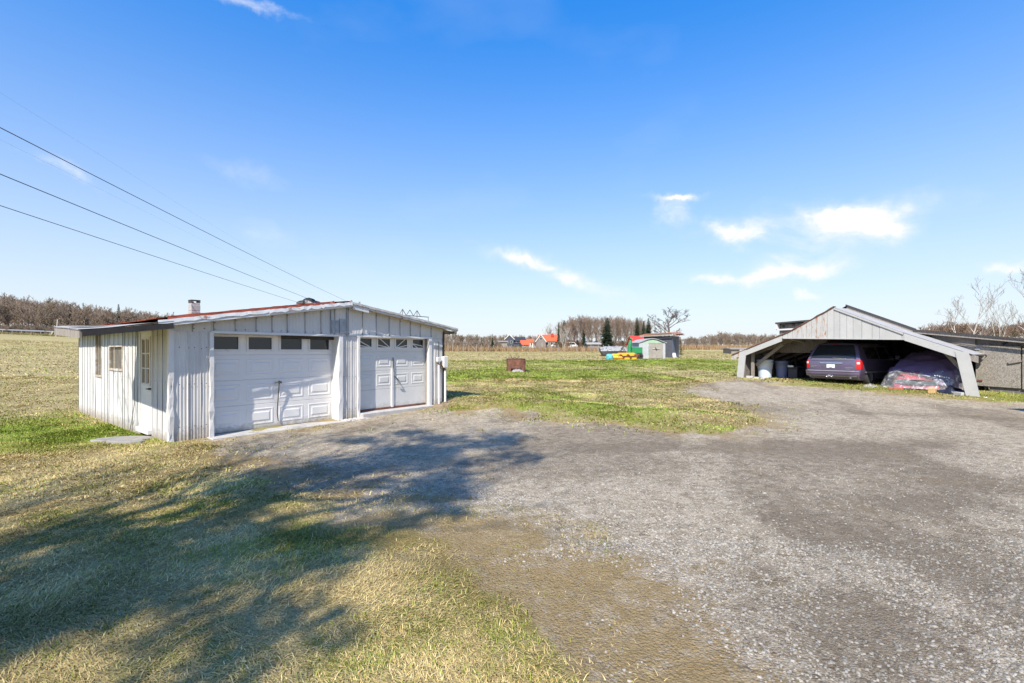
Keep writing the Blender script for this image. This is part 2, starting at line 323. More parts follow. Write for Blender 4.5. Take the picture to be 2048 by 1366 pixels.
def masks(X, Y):
    """gravel (signed, + inside), green 0..1, damp 0..1, dirt 0..1"""
    sd = poly_sd(X, Y, GPOLY)
    sd = sd+1.1*(fbm(X*.9, Y*.9, 31, 4)-.5)
    for bx, by, ba, bb, bs_ in ((3.95, 4.62, .42, .13, 2.2), (3.0, 4.8, .5, .08, .9), (11.2, 19.3, 2.2, .3, 1.2), (8.6, 12.0, 2.2, .25, .8), (10.6, 10.6, 2, .2, .7), (-.9, 5.4, .5, .15, 1.0)): sd = sd-bs_*np.exp(-((X-bx)/ba)**2-((Y-by+.3*(X-bx)*(bx > 8))/bb)**2)
    # earth patch fade-in by the bank
    grav = sstep(-.25, .35, sd)
    g = fbm(X*.22, Y*.22, 3, 4); g2 = fbm(X*1.1, Y*1.1, 8, 4)
    green = sstep(.38, .62, g*.62+g2*.38)
    def blob(cx, cy, rx, ry, a=0):
        c, s = math.cos(a), math.sin(a); u = (X-cx)*c+(Y-cy)*s; v = -(X-cx)*s+(Y-cy)*c
        return np.exp(-(u/rx)**2-(v/ry)**2)
    lush = np.clip(blob(-9.4, 9.2, 2.6, 1.7, .3)*1.4+blob(-12, 10, 3, 2)*.8+.55*blob(-2, 24, 7, 4)+.65*blob(6, 36, 20, 7)+.6*blob(13, 42, 16, 5)+.5*blob(3, 28, 12, 5)+.4*blob(2, 16, 4, 2)+1.0*blob(19, 14.5, 5, 1.6)+.6*blob(.7, 12.3, 3.5, 1.2)+.75*blob(.0, 3.1, .35, .6)+.6*blob(-1.3, 4.2, .9, .4)+.7*blob(-2.0,2.6,1.0,.6), 0, 1)
    dry = np.clip(.9*blob(-7.5, 6.6, 2.4, 1.1, .3)+.8*blob(-18, 18, 5, 5)+.6*blob(-4.5, 7.3, 1.2, .7)+.7*blob(-3.2, 2.4, 1.2, .5, .3)+.75*blob(-30, 35, 30, 16)+.9*blob(-1.2, 3.3, .55, .9)+.8*blob(-2.2, 3.2, .6, .5)+.9*blob(0, 70, 120, 22)+.75*blob(10, 27, 5, 2)+.7*blob(7.5, 31, 5, 1.4)+.7*blob(2, 21, 7, 1.2)+.7*blob(-3, 18, 3, 1.2), 0, 1)
    green = np.clip(green*.55+lush*.8-dry*.62, 0, 1)
    damp = np.clip(sstep(.5, .64, fbm((X*.9-Y*.35)*.75+3, (Y+X*.4)*.22, 51, 4))*.62+.8*blob(5.5, 8.2, 1.6, .7, -.2)+.7*blob(7.3, 8.6, 1.0, .5, .2)+.75*blob(2.6, 8.3, 1.5, .4)+.85*blob(6.3, 5.9, .8, .8, .5)+.8*blob(3.1, 4.2, .5, .9, .5)+.5*blob(1.8, 3.2, .5, .8)+.55*blob(4.6, 5.2, .7, .35)+.6*blob(10.5, 12.2, 2.2, .5, -.3)+.65*blob(2.5, 2.9, .35, .5)+.7*blob(7, 13.5, 1.4, 1.0)+.8*blob(10.2,7.6,1.2,.7), 0, 1)
    dirt = np.clip(sstep(1.1, .0, np.abs(sd-.25))*.8*sstep(.3, .6, fbm(X*1.6, Y*1.6, 77, 3))*sstep(30, 12, Y)+sstep(2.0, .1, sd)*sstep(-.6, .1, sd)*.62*sstep(9.5, 6.5, Y)*sstep(.25, .6, fbm(X*1.3, Y*1.3, 79, 4))+.8*blob(4.6, 11.0, 1.3, .45, .1)+.6*blob(.9, 3.0, .5, 1.1, .1)+.5*blob(-.2, 4.3, .9, .5)+.5*blob(-.6, 4.4, .8, .35)+.8*blob(-6.75, 8.2, .6, .9, .6), 0, 1)
    return grav, green, damp, dirt
def axis(lo, hi, a, b, st, gr):
    m = list(np.arange(a, b+1e-6, st)); s = st; x = b
    while x < hi: s *= gr; x += s; m.append(x)
    s = st; x = a
    while x > lo: s *= gr; x -= s; m.insert(0, x)
    return np.array(m)
xs = axis(-2500, 2500, -12.5, 15, .1, 1.09); ys = axis(-80, 3000, 1.6, 21, .1, 1.07)
GX, GY = np.meshgrid(xs, ys); GZ = terr(GX, GY)
gm = masks(GX, GY)
GZ = GZ+(.03*(fbm(GX*2.3, GY*2.3, 61, 3)-.5)*(1-gm[0])+.012*(fbm(GX*3, GY*3, 62, 3)-.5))*sstep(60, 20, GY)-.012*gm[0]*gm[2]+.03*(1-gm[0])*sstep(60, 20, GY)
V = np.stack([GX.ravel(), GY.ravel(), GZ.ravel()], 1); nx, ny = len(xs), len(ys)
ii = (np.arange(ny-1)[:, None]*nx+np.arange(nx-1)[None]).ravel()
T = np.stack([ii, ii+1, ii+nx+1, ii+nx], 1)
def groundmat():
    m, nt, bs = nodemat('gravel_and_spring_grass_ground')
    tco = nt.nodes.new('ShaderNodeTexCoord').outputs['Object']
    a = nt.nodes.new('ShaderNodeAttribute'); a.attribute_name = 'Col'; sc = nt.nodes.new('ShaderNodeSeparateColor'); nt.links.new(a.outputs['Color'], sc.inputs[0])
    a2 = nt.nodes.new('ShaderNodeAttribute'); a2.attribute_name = 'Dirt'
    grav, green, damp = sc.outputs
    nA = noise(nt, 1.6, 8, .7, .3, tco); nB = noise(nt, 7, 8, .7, .2, tco); nC = noise(nt, 45, 6, .7, 0, tco); nD = noise(nt, .35, 5, .6, .4, tco)
    # gravel
    v = nt.nodes.new('ShaderNodeTexVoronoi'); v.inputs['Scale'].default_value = 62; nt.links.new(tco, v.inputs['Vector'])
    vs_ = nt.nodes.new('ShaderNodeSeparateColor'); nt.links.new(v.outputs['Color'], vs_.inputs[0])
    st = ramp(nt, vs_.outputs[0], [(0, (.229, .194, .141)), (.3, (.367, .319, .244)), (.8, (.482, .422, .327)), (1, (.597, .529, .420))])
    gap = ramp(nt, v.outputs['Distance'], [(.45, 0.0), (.75, .75)])
    gc = mixc(nt, gap, st, (.149, .119, .078))
    gc = mixc(nt, ramp(nt, nA, [(.38, 0.0), (.72, .6)]), gc, (.516, .448, .343))
    gc = mixc(nt, ramp(nt, nB, [(.52, 0.0), (.8, .45)]), gc, (.219, .173, .117))
    for vsc, amt in ((26, .55), (11, .42), (4.5, .22)):
        vv_ = nt.nodes.new('ShaderNodeTexVoronoi'); vv_.inputs['Scale'].default_value = vsc; nt.links.new(tco, vv_.inputs['Vector'])
        v2 = nt.nodes.new('ShaderNodeSeparateColor'); nt.links.new(vv_.outputs['Color'], v2.inputs[0])
        gc = mixc(nt, amt, gc, mixc(nt, 1.0, gc, ramp(nt, v2.outputs[0], [(0, (.52, .5, .48)), (.5, (1, 1, 1)), (1, (1.0, 1.0, 1.0))]), 'MULTIPLY'))
        gc = mixc(nt, mth(nt, 'MULTIPLY', ramp(nt, v2.outputs[1], [(.66, 0.0), (.95, 1.0)]), amt*.7), gc, (.6, .54, .45))
    dm = mth(nt, 'MULTIPLY', mth(nt, 'ADD', damp, mth(nt, 'MULTIPLY', mth(nt, 'SUBTRACT', nB, .5), 2.4)), 1.1, True)
    gc = mixc(nt, mth(nt, 'MULTIPLY', dm, .72), gc, (.14, .113, .083))
    spk = noise(nt, 16, 8, .85, .2, tco); gc = mixc(nt, ramp(nt, spk, [(.3, .75), (.47, 0.0)]), gc, (.09, .07, .05)); gc = mixc(nt, ramp(nt, spk, [(.58, 0.0), (.75, .5)]), gc, (.52, .46, .365))
    moss = mth(nt, 'MULTIPLY', ramp(nt, noise(nt, .9, 7, .65, .5, tco), [(.56, 0.0), (.7, .6)]), ramp(nt, nB, [(.45, 0.0), (.6, 1.0)]))
    gc = mixc(nt, moss, gc, (.253, .185, .063))
    gc = mixc(nt, 1.0, gc, (1.1, 1.05, .97), 'MULTIPLY')
    # grass seen from above
    n6 = noise(nt, 18, 7, .75, .6, tco); n7 = noise(nt, 3.3, 6, .7, .5, tco)
    straw = ramp(nt, n6, [(.28, (.180, .139, .061)), (.48, (.369, .299, .135)), (.72, (.492, .418, .238))])
    grn = ramp(nt, n6, [(.28, (.098, .098, .018)), (.5, (.205, .217, .033)), (.75, (.328, .328, .074))])
    gf = mth(nt, 'ADD', green, mth(nt, 'MULTIPLY', mth(nt, 'SUBTRACT', n7, .5), 1.7))
    grass = mixc(nt, ramp(nt, gf, [(.2, 0.0), (.72, 1.0)]), straw, grn)
    grass = mixc(nt, ramp(nt, nD, [(.5, 0.0), (.75, .3)]), grass, (.361, .279, .115))
    n8 = noise(nt, .6, 8, .75, .8, tco, stretch=(.6, 1.6, 1)); grass = mixc(nt, ramp(nt, n8, [(.52, 0.0), (.7, .5)]), grass, (.164, .123, .045))
    n9 = noise(nt, .9, 8, .75, .8, tco, stretch=(.7, 1.5, 1)); grass = mixc(nt, ramp(nt, n9, [(.52, 0.0), (.7, .6)]), grass, (.410, .344, .213))
    dt = mth(nt, 'ADD', a2.outputs['Fac'], mth(nt, 'ADD', mth(nt, 'MULTIPLY', mth(nt, 'SUBTRACT', n7, .5), 2.2), mth(nt, 'MULTIPLY', mth(nt, 'SUBTRACT', n6, .5), 1.6)))
    gk = mth(nt, 'ADD', grav, mth(nt, 'MULTIPLY', mth(nt, 'SUBTRACT', n7, .5), 1.1))
    gk = mth(nt, 'ADD', gk, mth(nt, 'MULTIPLY', mth(nt, 'SUBTRACT', n6, .5), .5))
    c = mixc(nt, ramp(nt, gk, [(.42, 0.0), (.6, 1.0)]), grass, gc)
    c = mixc(nt, ramp(nt, dt, [(.35, 0.0), (1.0, .8)]), c, mixc(nt, n6, (.12, .08, .032), (.45, .31, .125)))
    nt.links.new(c, bs.inputs['Base Color']); bs.inputs['Roughness'].default_value = .95; bs.inputs['Specular IOR Level'].default_value = .15
    h = mth(nt, 'ADD', mth(nt, 'MULTIPLY', v.outputs['Distance'], -.5), mth(nt, 'ADD', mth(nt, 'MULTIPLY', n6, .9), nC))
    bump(nt, bs, h, .9, .03)
    return m
gme = np_mesh('ground', V, T, groundmat(), np.stack([gm[0].ravel(), gm[1].ravel(), gm[2].ravel()], 1), True)
da = gme.attributes.new('Dirt', 'FLOAT', 'POINT'); da.data.foreach_set('value', gm[3].ravel().astype(np.float32))
ground = link('ground', gme); ground['kind'] = 'structure'; ground['label'] = 'gravel yard and spring grass field running to the woods'

def blades(n, x0, x1, y0, y1, ln, wd, seed, dens=None, extra=None):
    g = np.random.default_rng(seed)
    X = g.uniform(x0, x1, n); Y = g.uniform(y0, y1, n)
    vis = (np.abs(X/np.maximum(Y, .1)) < 1.16)
    X, Y = X[vis], Y[vis]
    gr, gn, dp, dt = masks(X, Y)
    n6 = fbm(X*3.2, Y*3.2, 91, 4); gk = gr+(n6-.5)*1.3
    inside = ((X+5.835)*.615+(Y-9.38)*.788 > -.85) & ((X+5.835)*.615+(Y-9.38)*.788 < 6.2) & (-(X+5.835)*.788+(Y-9.38)*.615 > -.1) & (-(X+5.835)*.788+(Y-9.38)*.615 < 7.4)
    rk = g.random(len(X)); sd2 = poly_sd(X, Y, GPOLY)+1.1*(fbm(X*.9, Y*.9, 31, 4)-.5)
    fringe = (sd2 > 0) & (rk < 1.5*np.exp(-np.maximum(sd2, 0)/.38)*np.maximum(0, fbm(X*4, Y*4, 45, 3)-.3))
    keep = (fringe | (gk < .42+.3*g.random(len(X))**2) | ((dt > .2) & (rk < .62*np.maximum(0, fbm(X*2.5, Y*2.5, 44, 3)-.22)) & (gr > .3))) & (dt*.75 < g.random(len(X))) & ~inside & (g.random(len(X)) < .35+.9*fbm(X*1.7, Y*1.7, 95, 3))
    X, Y, gn, n6, gr = X[keep], Y[keep], gn[keep], n6[keep], gr[keep]; k = len(X)
    Z = terr(X, Y)+.03*(fbm(X*2.3, Y*2.3, 61, 3)-.5)*(1-gr)+.03*(1-gr)*sstep(60, 20, Y)
    flow = fbm(X*.8, Y*.8, 40, 3)*9; th = flow+g.normal(0, 1.25, k); L = ln*g.uniform(.35, 1.3, k)*(.45+1.15*fbm(X*3.1, Y*3.1, 141, 3))
    green = (gn+(fbm(X*2.1, Y*2.1, 96, 4)-.5)*1.2+(fbm(X*9, Y*9, 97, 2)-.5)*.7+g.normal(0, .33, k)) > np.where(Y < 8, .5, .4)
    up = np.where(green, g.uniform(.35, .95, k), g.uniform(.08, .55, k)); L = L*np.where(green, .85, 1.1)
    dx, dy = np.cos(th), np.sin(th); hz = np.sqrt(1-up*up)
    px_, py_ = -dy*wd/2*g.uniform(.6, 1.4, k), dx*wd/2*g.uniform(.6, 1.4, k)
    base = np.stack([X, Y, Z-.004], 1)
    a = base+np.stack([px_, py_, 0*px_], 1); b = base-np.stack([px_, py_, 0*px_], 1)
    m_ = base+np.stack([dx*hz*L*.45, dy*hz*L*.45, up*L*.62], 1); c = m_+np.stack([px_*.7, py_*.7, 0*px_], 1); d_ = m_-np.stack([px_*.7, py_*.7, 0*px_], 1)
    t = base+np.stack([dx*hz*L, dy*hz*L, up*L*.8], 1)
    VV = np.stack([a, b, d_, c, t], 1).reshape(-1, 3); i0 = np.arange(k)*5
    TT = np.concatenate([np.stack([i0, i0+1, i0+2], 1), np.stack([i0, i0+2, i0+3], 1), np.stack([i0+3, i0+2, i0+4], 1)])
    r = g.random((k, 1)); rr = g.random((k, 1))
    cs = (1-r)*np.array([.38, .275, .095])+r*np.array([.65, .515, .245]); cg = (1-r)*np.array([.15, .165, .03])+r*np.array([.33, .35, .08])
    cs = np.where(rr < .12, np.array([.27, .2, .11]), cs)
    cg = np.where((Y > 9)[:, None], cg*np.array([.88, 1.08, .8]), cg)
    C = np.where(green[:, None], cg, cs)*(.62+.75*fbm(X*1.4, Y*1.4, 131, 4))[:, None]
    return VV, TT, np.repeat(C, 5, 0)
parts = [blades(560000, -6.5, .9, 1.7, 5.2, .046, .005, 1), blades(400000, -12, 0, 5.2, 11, .06, .01, 2), blades(150000, -26, -5, 9, 24, .075, .019, 3), blades(200000, -3.5, 8.5, 9.5, 24, .07, .018, 4), blades(120000, -14, 18, 20, 44, .09, .035, 5), blades(45000, 12, 24, 10, 22, .08, .02, 6), blades(90000, -75, -18, 22, 70, .12, .06, 7), blades(90000, -30, 50, 40, 96, .11, .07, 8)]
off = 0; Vs = []; Ts = []; Cs = []
for v_, t_, c_ in parts: Vs.append(v_); Ts.append(t_+off); Cs.append(c_); off += len(v_)
GRASSM = attrmat('dry_and_green_grass_blades')
go = link('lawn_grass', np_mesh('lawn_grass', np.concatenate(Vs), np.concatenate(Ts), GRASSM, np.concatenate(Cs))); tag(go, 'patchy straw coloured and green spring grass on the lawn', 'grass', kind='stuff')

def stones(n, x0, x1, y0, y1, s0, s1, seed, bright=1, inside=True):
    g = np.random.default_rng(seed); X = g.uniform(x0, x1, n); Y = g.uniform(y0, y1, n)
    k = np.abs(X/Y) < 1.16; X, Y = X[k], Y[k]; gr, gn, dp, dt = masks(X, Y)
    k = (gr+(fbm(X*3.2, Y*3.2, 91, 4)-.5)*1.3 > .5) & (g.random(len(X)) > dp*.75) & (g.random(len(X)) > dt*1.05) & (g.random(len(X)) < sstep(9.5, 4.0, Y)) & (g.random(len(X)) < .25+1.2*fbm(X*2.2, Y*2.2, 12, 3)); X, Y = X[k], Y[k]; k = len(X)
    S = g.uniform(0, 1, k)**2.2*(s1-s0)+s0; th = g.uniform(0, 6.28, k)
    ring = np.array([(math.cos(a), math.sin(a)) for a in np.arange(5)*2*math.pi/5])
    jit = g.uniform(.65, 1.25, (k, 5)); Z = terr(X, Y)+.012*(fbm(X*3, Y*3, 62, 3)-.5)-.012*masks(X, Y)[2]
    low = np.zeros((k, 5, 3)); hi = np.zeros((k, 5, 3)); c, s = np.cos(th)[:, None], np.sin(th)[:, None]
    rx, ry = ring[None, :, 0]*jit*1.25, ring[None, :, 1]*jit*.85
    low[..., 0] = X[:, None]+S[:, None]*(rx*c-ry*s); low[..., 1] = Y[:, None]+S[:, None]*(rx*s+ry*c); low[..., 2] = Z[:, None]-.3*S[:, None]
    hi[..., 0] = X[:, None]+.6*S[:, None]*(rx*c-ry*s)+g.normal(0, .12, (k, 5))*S[:, None]; hi[..., 1] = Y[:, None]+.6*S[:, None]*(rx*s+ry*c); hi[..., 2] = Z[:, None]+S[:, None]*g.uniform(.35, .75, (k, 5))
    VV = np.concatenate([low, hi], 1).reshape(-1, 3); i0 = (np.arange(k)*10)[:, None]; tr = []
    for j in range(5):
        j2 = (j+1) % 5; tr += [(j, j2, 5+j2), (j, 5+j2, 5+j)]
    tr += [(5, 6, 7), (5, 7, 8), (5, 8, 9)]
    TT = (i0[:, None, :]+np.array(tr)[None]).reshape(-1, 3)
    b = g.uniform(.16, .38, (k, 1))*bright; C = b*np.array([1, .93, .8])*(1-.3*masks(X, Y)[2][:, None])
    return VV, TT, np.repeat(C, 10, 0)
parts = [stones(70000, -.6, 5.2, 1.9, 4.2, .003, .015, 21), stones(80000, -3, 10, 4.2, 9.5, .005, .015, 22), stones(45, -.5, 6, 2.2, 7, .016, .032, 23, 1.3)]
off = 0; Vs = []; Ts = []; Cs = []
for v_, t_, c_ in parts: Vs.append(v_); Ts.append(t_+off); Cs.append(c_); off += len(v_)
so_ = link('loose_gravel', np_mesh('loose_gravel', np.concatenate(Vs), np.concatenate(Ts), attrmat('loose_grey_stones'), np.concatenate(Cs))); tag(so_, 'loose grey gravel stones strewn over the driveway', 'gravel', kind='stuff')

# ------------------------------------------------------------------ garage
U = math.atan2(.788, .615)
GAR = thing('metal_garage', 'low white corrugated metal garage with two garage doors and a rusty red roof', 'garage', (-5.835, 9.38, 0), U)
S0, S1, DEP = -.805, 6.095, 7.38            # left wall, right wall, depth in local metres
RIDGE = 2.84
def roofz(s): return np.interp(s, [-2.2, S0, RIDGE, 6.6], [2.0, 2.26, 2.86, 2.33])
def sheet(mp, a0, a1, zb, zt, per=.066, amp=.006, seam=.012, tilt=0, nz=1, wob=0, sd=0):
    """corrugated metal sheet: mp(a, z, o) maps along / up / out to local space"""
    mb = MB(); n = max(4, int(round((a1-a0)/per*4))); rg = random.Random(sd)
    ph = [rg.uniform(0, 6) for _ in range(3)]
    rows = nz+1; v = []
    for j in range(rows):
        for i in range(n+1):
            a = a0+(a1-a0)*i/n; lo, hi = zb(a), zt(a); t = j/nz; z = lo+(hi-lo)*t
            o = amp*(1+math.cos(2*math.pi*(a-a0)/per))/2+wob*math.sin(z*4+ph[0])*math.sin(a*9+ph[1])+tilt*(1-t)*(a-a0)/(a1-a0)
            if i == n: o += seam
            v.append(mp(a, z, o))
    fs = [(j*(n+1)+i, j*(n+1)+i+1, (j+1)*(n+1)+i+1, (j+1)*(n+1)+i) for j in range(nz) for i in range(n)]
    m = len(v); i = n                                       # folded lap edge
    v += [mp(a1+.004, zb(a1), -.004), mp(a1+.004, zt(a1), -.004)]; fs.append((n, m, m+1, (rows-1)*(n+1)+n))
    mb.add(v, fs); return mb
fm = lambda a, z, o: (a, -o, z)                             # front wall
lm = lambda a, z, o: (S0-o, a, z)                           # left wall (a = depth)
rm = lambda a, z, o: (S1+o, a, z)
scr = MB()
def screw(mp, a, z, o=.014, r=.011):
    v = [mp(a+r*math.cos(k*math.pi/3), z+r*math.sin(k*math.pi/3), o) for k in range(6)]+[mp(a, z, o+.008)]
    scr.add(v, [(k, (k+1) % 6, 6) for k in range(6)])
fw = MB().box(S0+.01, -.12, .03, .1, -.1, 2.05).box(2.66, 3.2, .03, .1, -.1, 2.05).box(5.6, S1-.01, .03, .1, -.1, 2.05)
fw.add([(S0+.01, .05, 2.06), (S1-.01, .05, 2.06), (S1-.01, .05, 2.28), (RIDGE, .05, 2.74), (S0+.01, .05, 2.12)], [(0, 1, 2, 3, 4)])
FW = fw.obj('front_wall', OLDWOOD, GAR)
LWm = MB().box(S0+.03, S0+.1, .02, .95, -.12, 2.1).box(S0+.03, S0+.1, 1.74, DEP, -.2, 2.1).box(S0+.03, S0+.1, .95, 1.74, -.1, .1)
LW = LWm.obj('side_wall', OLDWOOD, GAR)
OW = MB().box(S1-.1, S1-.02, .02, DEP, -.1, 2.2).obj('side_wall', OLDWOOD, GAR)
BW = MB().add([(S0, DEP, -.3), (S1, DEP, -.1), (S1, DEP, 2.2), (RIDGE, DEP, 2.7), (S0, DEP, 2.1)], [(0, 1, 2, 3, 4)]).obj('rear_wall', WHITE, GAR)
MB().box(S0+.12, S1-.12, .9, DEP-.1, -.15, .02).obj('floor_slab', CONC, GAR)
gz = lambda a: TZ(-5.835+.615*a, 9.38+.788*a)
# piers of the front wall
def pier(edges, top, bz, wob=.006):
    for i in range(len(edges)-1):
        a0, a1 = edges[i], edges[i+1]
        sheet(fm, a0, a1, lambda a: bz(a), lambda a: top, .058, .009, .012, nz=8, wob=wob, sd=i+int(a0*10)).obj('metal_sheet', WHITE, FW)
        for z in (.25, 1.05, 1.75): screw(fm, a0+.01, z+random.uniform(-.03, .03), .024); screw(fm, (a0+a1)/2, z, .024)
pier([S0, -.52, -.31, -.12], 2.05, lambda a: -.09+(a+.8)*.05)
pier([2.7, 2.86, 3.0, 3.19], 2.04, lambda a: .0)
pier([5.62, 5.78, 5.93, S1], 2.04, lambda a: .05)
LAP = pm('grey_lap_shadow_gap', (.16, .155, .15), .8, .2, bmp=0)  # thin dark strips stand in for the shadow lines along the sheet laps
# gable sheets above the doors
rg = random.Random(3); e = [S0]
while e[-1] < S1-.42: e.append(e[-1]+rg.choice([.33, .36, .39, .41]))
e[-1] = S1
for i in range(len(e)-1):
    lean = rg.uniform(-.015, .015)
    zb0 = 2.045-.0*i
    sheet(fm, e[i], e[i+1], lambda a, z0=zb0: z0, lambda a: float(roofz(a))-.03, .075, .005, .013, nz=2, wob=.006, sd=i).obj('metal_sheet', WHITE, FW)
    if i: MB().box(e[i]-.005, e[i]+.005, -.026, -.016, 2.05, float(roofz(e[i]))-.05).obj('lap_shadow_strip', LAP, FW)
    screw(fm, e[i]+.02, 2.11, .02); screw(fm, e[i]+.02, float(roofz(e[i]))-.14, .02)
    if i % 2: screw(fm, e[i]+.2, 2.12, .02)
# bare metal vent patch near the ridge
MB().box(2.455, 2.635, -.026, -.0, 2.1, 2.42).box(2.655, 2.83, -.028, -.0, 2.1, 2.46).box(2.42, 2.44, -.03, 0, 2.05, 2.66).box(2.84, 2.86, -.03, 0, 2.05, 2.74).obj('vent_cover', GALV, FW)
# left wall sheets
le = [0]; rg = random.Random(5)
while le[-1] < DEP-.36: le.append(le[-1]+rg.choice([.27, .3, .33]))
le[-1] = DEP
OPEN = [(.95, 1.74, -.3, 2.09), (3.01, 4.15, 1.23, 1.81), (4.85, 5.5, 1.03, 2.1)]
def bz_left(a): return TZ(-6.33-.788*a, 8.746+.615*a)+.0
le2 = sorted(set([round(x, 3) for x in le if all(not (o[0]-.1 < x < o[1]+.1) for o in OPEN)]+[o[k] for o in OPEN for k in (0, 1)]+[3.39, 3.77]))
for i in range(len(le2)-1):
    a0, a1 = le2[i], le2[i+1]; mid = (a0+a1)/2; spans = [(None, 2.13)]
    for o in OPEN:
        if o[0]-.01 < mid < o[1]+.01: spans = [(None, o[2])] if o[2] > 0 else []; spans += [(o[3], 2.13)] if o[3] < 2.08 else []
    for lo, hi in spans:
        sheet(lm, a0, a1, (lambda a: bz_left(a)-.03) if lo is None else (lambda a, z=lo: z), lambda a, z=hi: z, .1, .006, .022, nz=3, wob=.006, sd=i+40).obj('metal_sheet', SIDEW, LW)
        za, zb2 = (bz_left(a1)-.03 if lo is None else lo), hi
        MB().box(S0-.029, S0-.02, a1-.004, a1+.004, za, zb2).obj('lap_shadow_strip', LAP, LW)
        for z in (.15, .62, 1.1, 1.62, 1.98):
            if (lo or -1) < z < hi:
                for q in (.06, .2): screw(lm, a0+q*(a1-a0)/.3, z+.01*math.sin(a0*5), .013, .006)
# long lifted lap line near the side door
MB().tube([lm(2.02, 2.1, .02), lm(2.06, 1.3, .03), lm(2.1, .6, .025), lm(2.25, .1, .05), lm(2.32, bz_left(2.3), .07)], .006, 4).obj('lifted_seam', SCREW, LW)
for i in range(18):
    a0 = i*.41; sheet(rm, a0, min(a0+.41, DEP), lambda a: .0, lambda a: 2.25, .1, .006, .012).obj('metal_sheet', WHITE, OW)
scr.obj('screw_heads', SCREW, GAR, kind='stuff')
# corner trims and jamb trims, dented
def dented(name, a, z0, z1, w, o, par, seed, mp=fm, mat=WHITETRIM):
    rg = random.Random(seed); mb = MB(); n = 12; v = []
    for j in range(n+1):
        z = z0+(z1-z0)*j/n; q = 1 if j < n*.55 else .35
        d1, d2 = rg.uniform(-.016, .016)*q, rg.uniform(-.012, .02)*q
        v += [mp(a+d1*.5, z, .0), mp(a+d1, z, o+d2), mp(a+w+d2*.7, z, o+d2*.5), mp(a+w, z, 0)]
    mb.add(v, [(j*4+k, j*4+k+1, (j+1)*4+k+1, (j+1)*4+k) for j in range(n) for k in range(3)])
    return mb.obj(name, mat, par)
dented('corner_trim', S0-.02, -.08, 2.08, .07, .03, FW, 1)
dented('corner_trim', -.03, -.08, 2.12, .09, .03, LW, 2, lm)
dented('jamb_trim', -.16, -.02, 2.05, .07, .045, FW, 3); dented('jamb_trim', 2.63, 0, 2.05, .1, .055, FW, 4); dented('jamb_trim', 3.16, 0, 2.05, .06, .04, FW, 6)
MB().box(5.53, 5.63, -.04, .06, .04, 2.06).obj('jamb_trim', WHITETRIM, FW)
MB().box(S1-.01, S1+.05, -.03, .05, 0, 2.25).obj('corner_post', BLACKW, FW)
# lintels
MB().box(-.14, 2.7, -.035, .25, 2.03, 2.075, tz=lambda x, y, z: -.012*math.sin((x+.14)/2.8*3)).obj('lintel', WHITETRIM, FW)
MB().box(3.13, 5.66, -.035, .2, 2.035, 2.085).obj('lintel', WHITETRIM, FW)
MB().beam((1.35, .19, 2.0), (2.66, .19, 1.985), .02, .07).obj('loose_weatherstrip', BLACKW, FW)
# reveals
MB().box(-.13, -.1, .0, .3, -.02, 2.03).obj('door_reveal', WHITETRIM, FW); MB().box(2.63, 2.66, .0, .3, .0, 2.03).obj('door_reveal', WHITETRIM, FW)
MB().box(3.2, 3.23, 0, .22, .1, 2.03).obj('door_reveal', WHITETRIM, FW); MB().box(5.56, 5.59, 0, .22, .06, 2.03).obj('door_reveal', OLDWOOD, FW)
# overhead doors
def panel_ring(mb, x0, x1, z0, z1, y, steps):
    """nested rectangles: (inset, out) steps"""
    v = []
    for ins, out in steps: v += [(x0+ins, y-out, z0+ins), (x1-ins, y-out, z0+ins), (x1-ins, y-out, z1-ins), (x0+ins, y-out, z1-ins)]
    fs = [(i*4+k, i*4+(k+1) % 4, (i+1)*4+(k+1) % 4, (i+1)*4+k) for i in range(len(steps)-1) for k in range(4)]; n = len(steps)-1
    fs.append((n*4, n*4+1, n*4+2, n*4+3)); mb.add(v, fs)
RAISED = [(0, -.002), (.012, .007), (.03, .007), (.048, -.001), (.075, -.001), (.1, .011)]
def ovdoor(x0, x1, z0, h, y, mat, label, raised_rows, winrow=True, pan=.06):
    D = MB().box(x0, x1, y+.012, y+.04, z0, z0+4*h).obj('garage_door', mat, GAR); D['label'] = label
    w = (x1-x0)/4
    for r in range(4):
        mb = MB(); za, zb_ = z0+r*h+.004, z0+(r+1)*h-.004
        if r == 3 and winrow:
            wz0, wz1 = za+.1, zb_-.14
            mb.box(x0, x1, y, y+.03, za, wz0); mb.box(x0, x1, y, y+.03, wz1, zb_)
            for c in range(5):
                xa = x0 if c == 0 else x0+c*w-.09; xb = x1 if c == 4 else x0+c*w+.09
                if c in (0, 4): xa, xb = (x0, x0+.09) if c == 0 else (x1-.09, x1)
                mb.box(xa, xb, y, y+.03, wz0, wz1)
            for c in range(4):
                a, b = x0+c*w+.09, x0+(c+1)*w-.09
                MB().box(a-.03, b+.03, y-.016, y-.0005, wz0-.03, wz0+.012).box(a-.03, b+.03, y-.016, y-.0005, wz1-.012, wz1+.03).box(a-.03, a+.012, y-.016, y-.0005, wz0+.012, wz1-.012).box(b-.012, b+.03, y-.016, y-.0005, wz0+.012, wz1-.012).obj('window_frame', WHITETRIM, D)
                MB().add([(a, y+.006, wz0), (b, y+.006, wz0), (b, y+.009, wz1), (a, y+.009, wz1)], [(0, 1, 2, 3)]).obj('window_pane', GLASS, D)
        else:
            mb.bevbox(x0, x1, y, y+.03, za, zb_, .004)
            if r in raised_rows:
                for c in range(4): panel_ring(mb, x0+c*w+pan, x0+(c+1)*w-pan, za+.085, zb_-.085, y, RAISED)
        mb.obj('door_section', mat, D)
    return D
BIG = ovdoor(-.11, 2.64, -.0, .533, .26, DOORW, 'white enamelled overhead door with raised panels', (0, 1, 2))
SML = ovdoor(3.21, 5.57, .16, .5, .17, DOORG, 'greyish overhead door with rust along its foot', (1, 2))
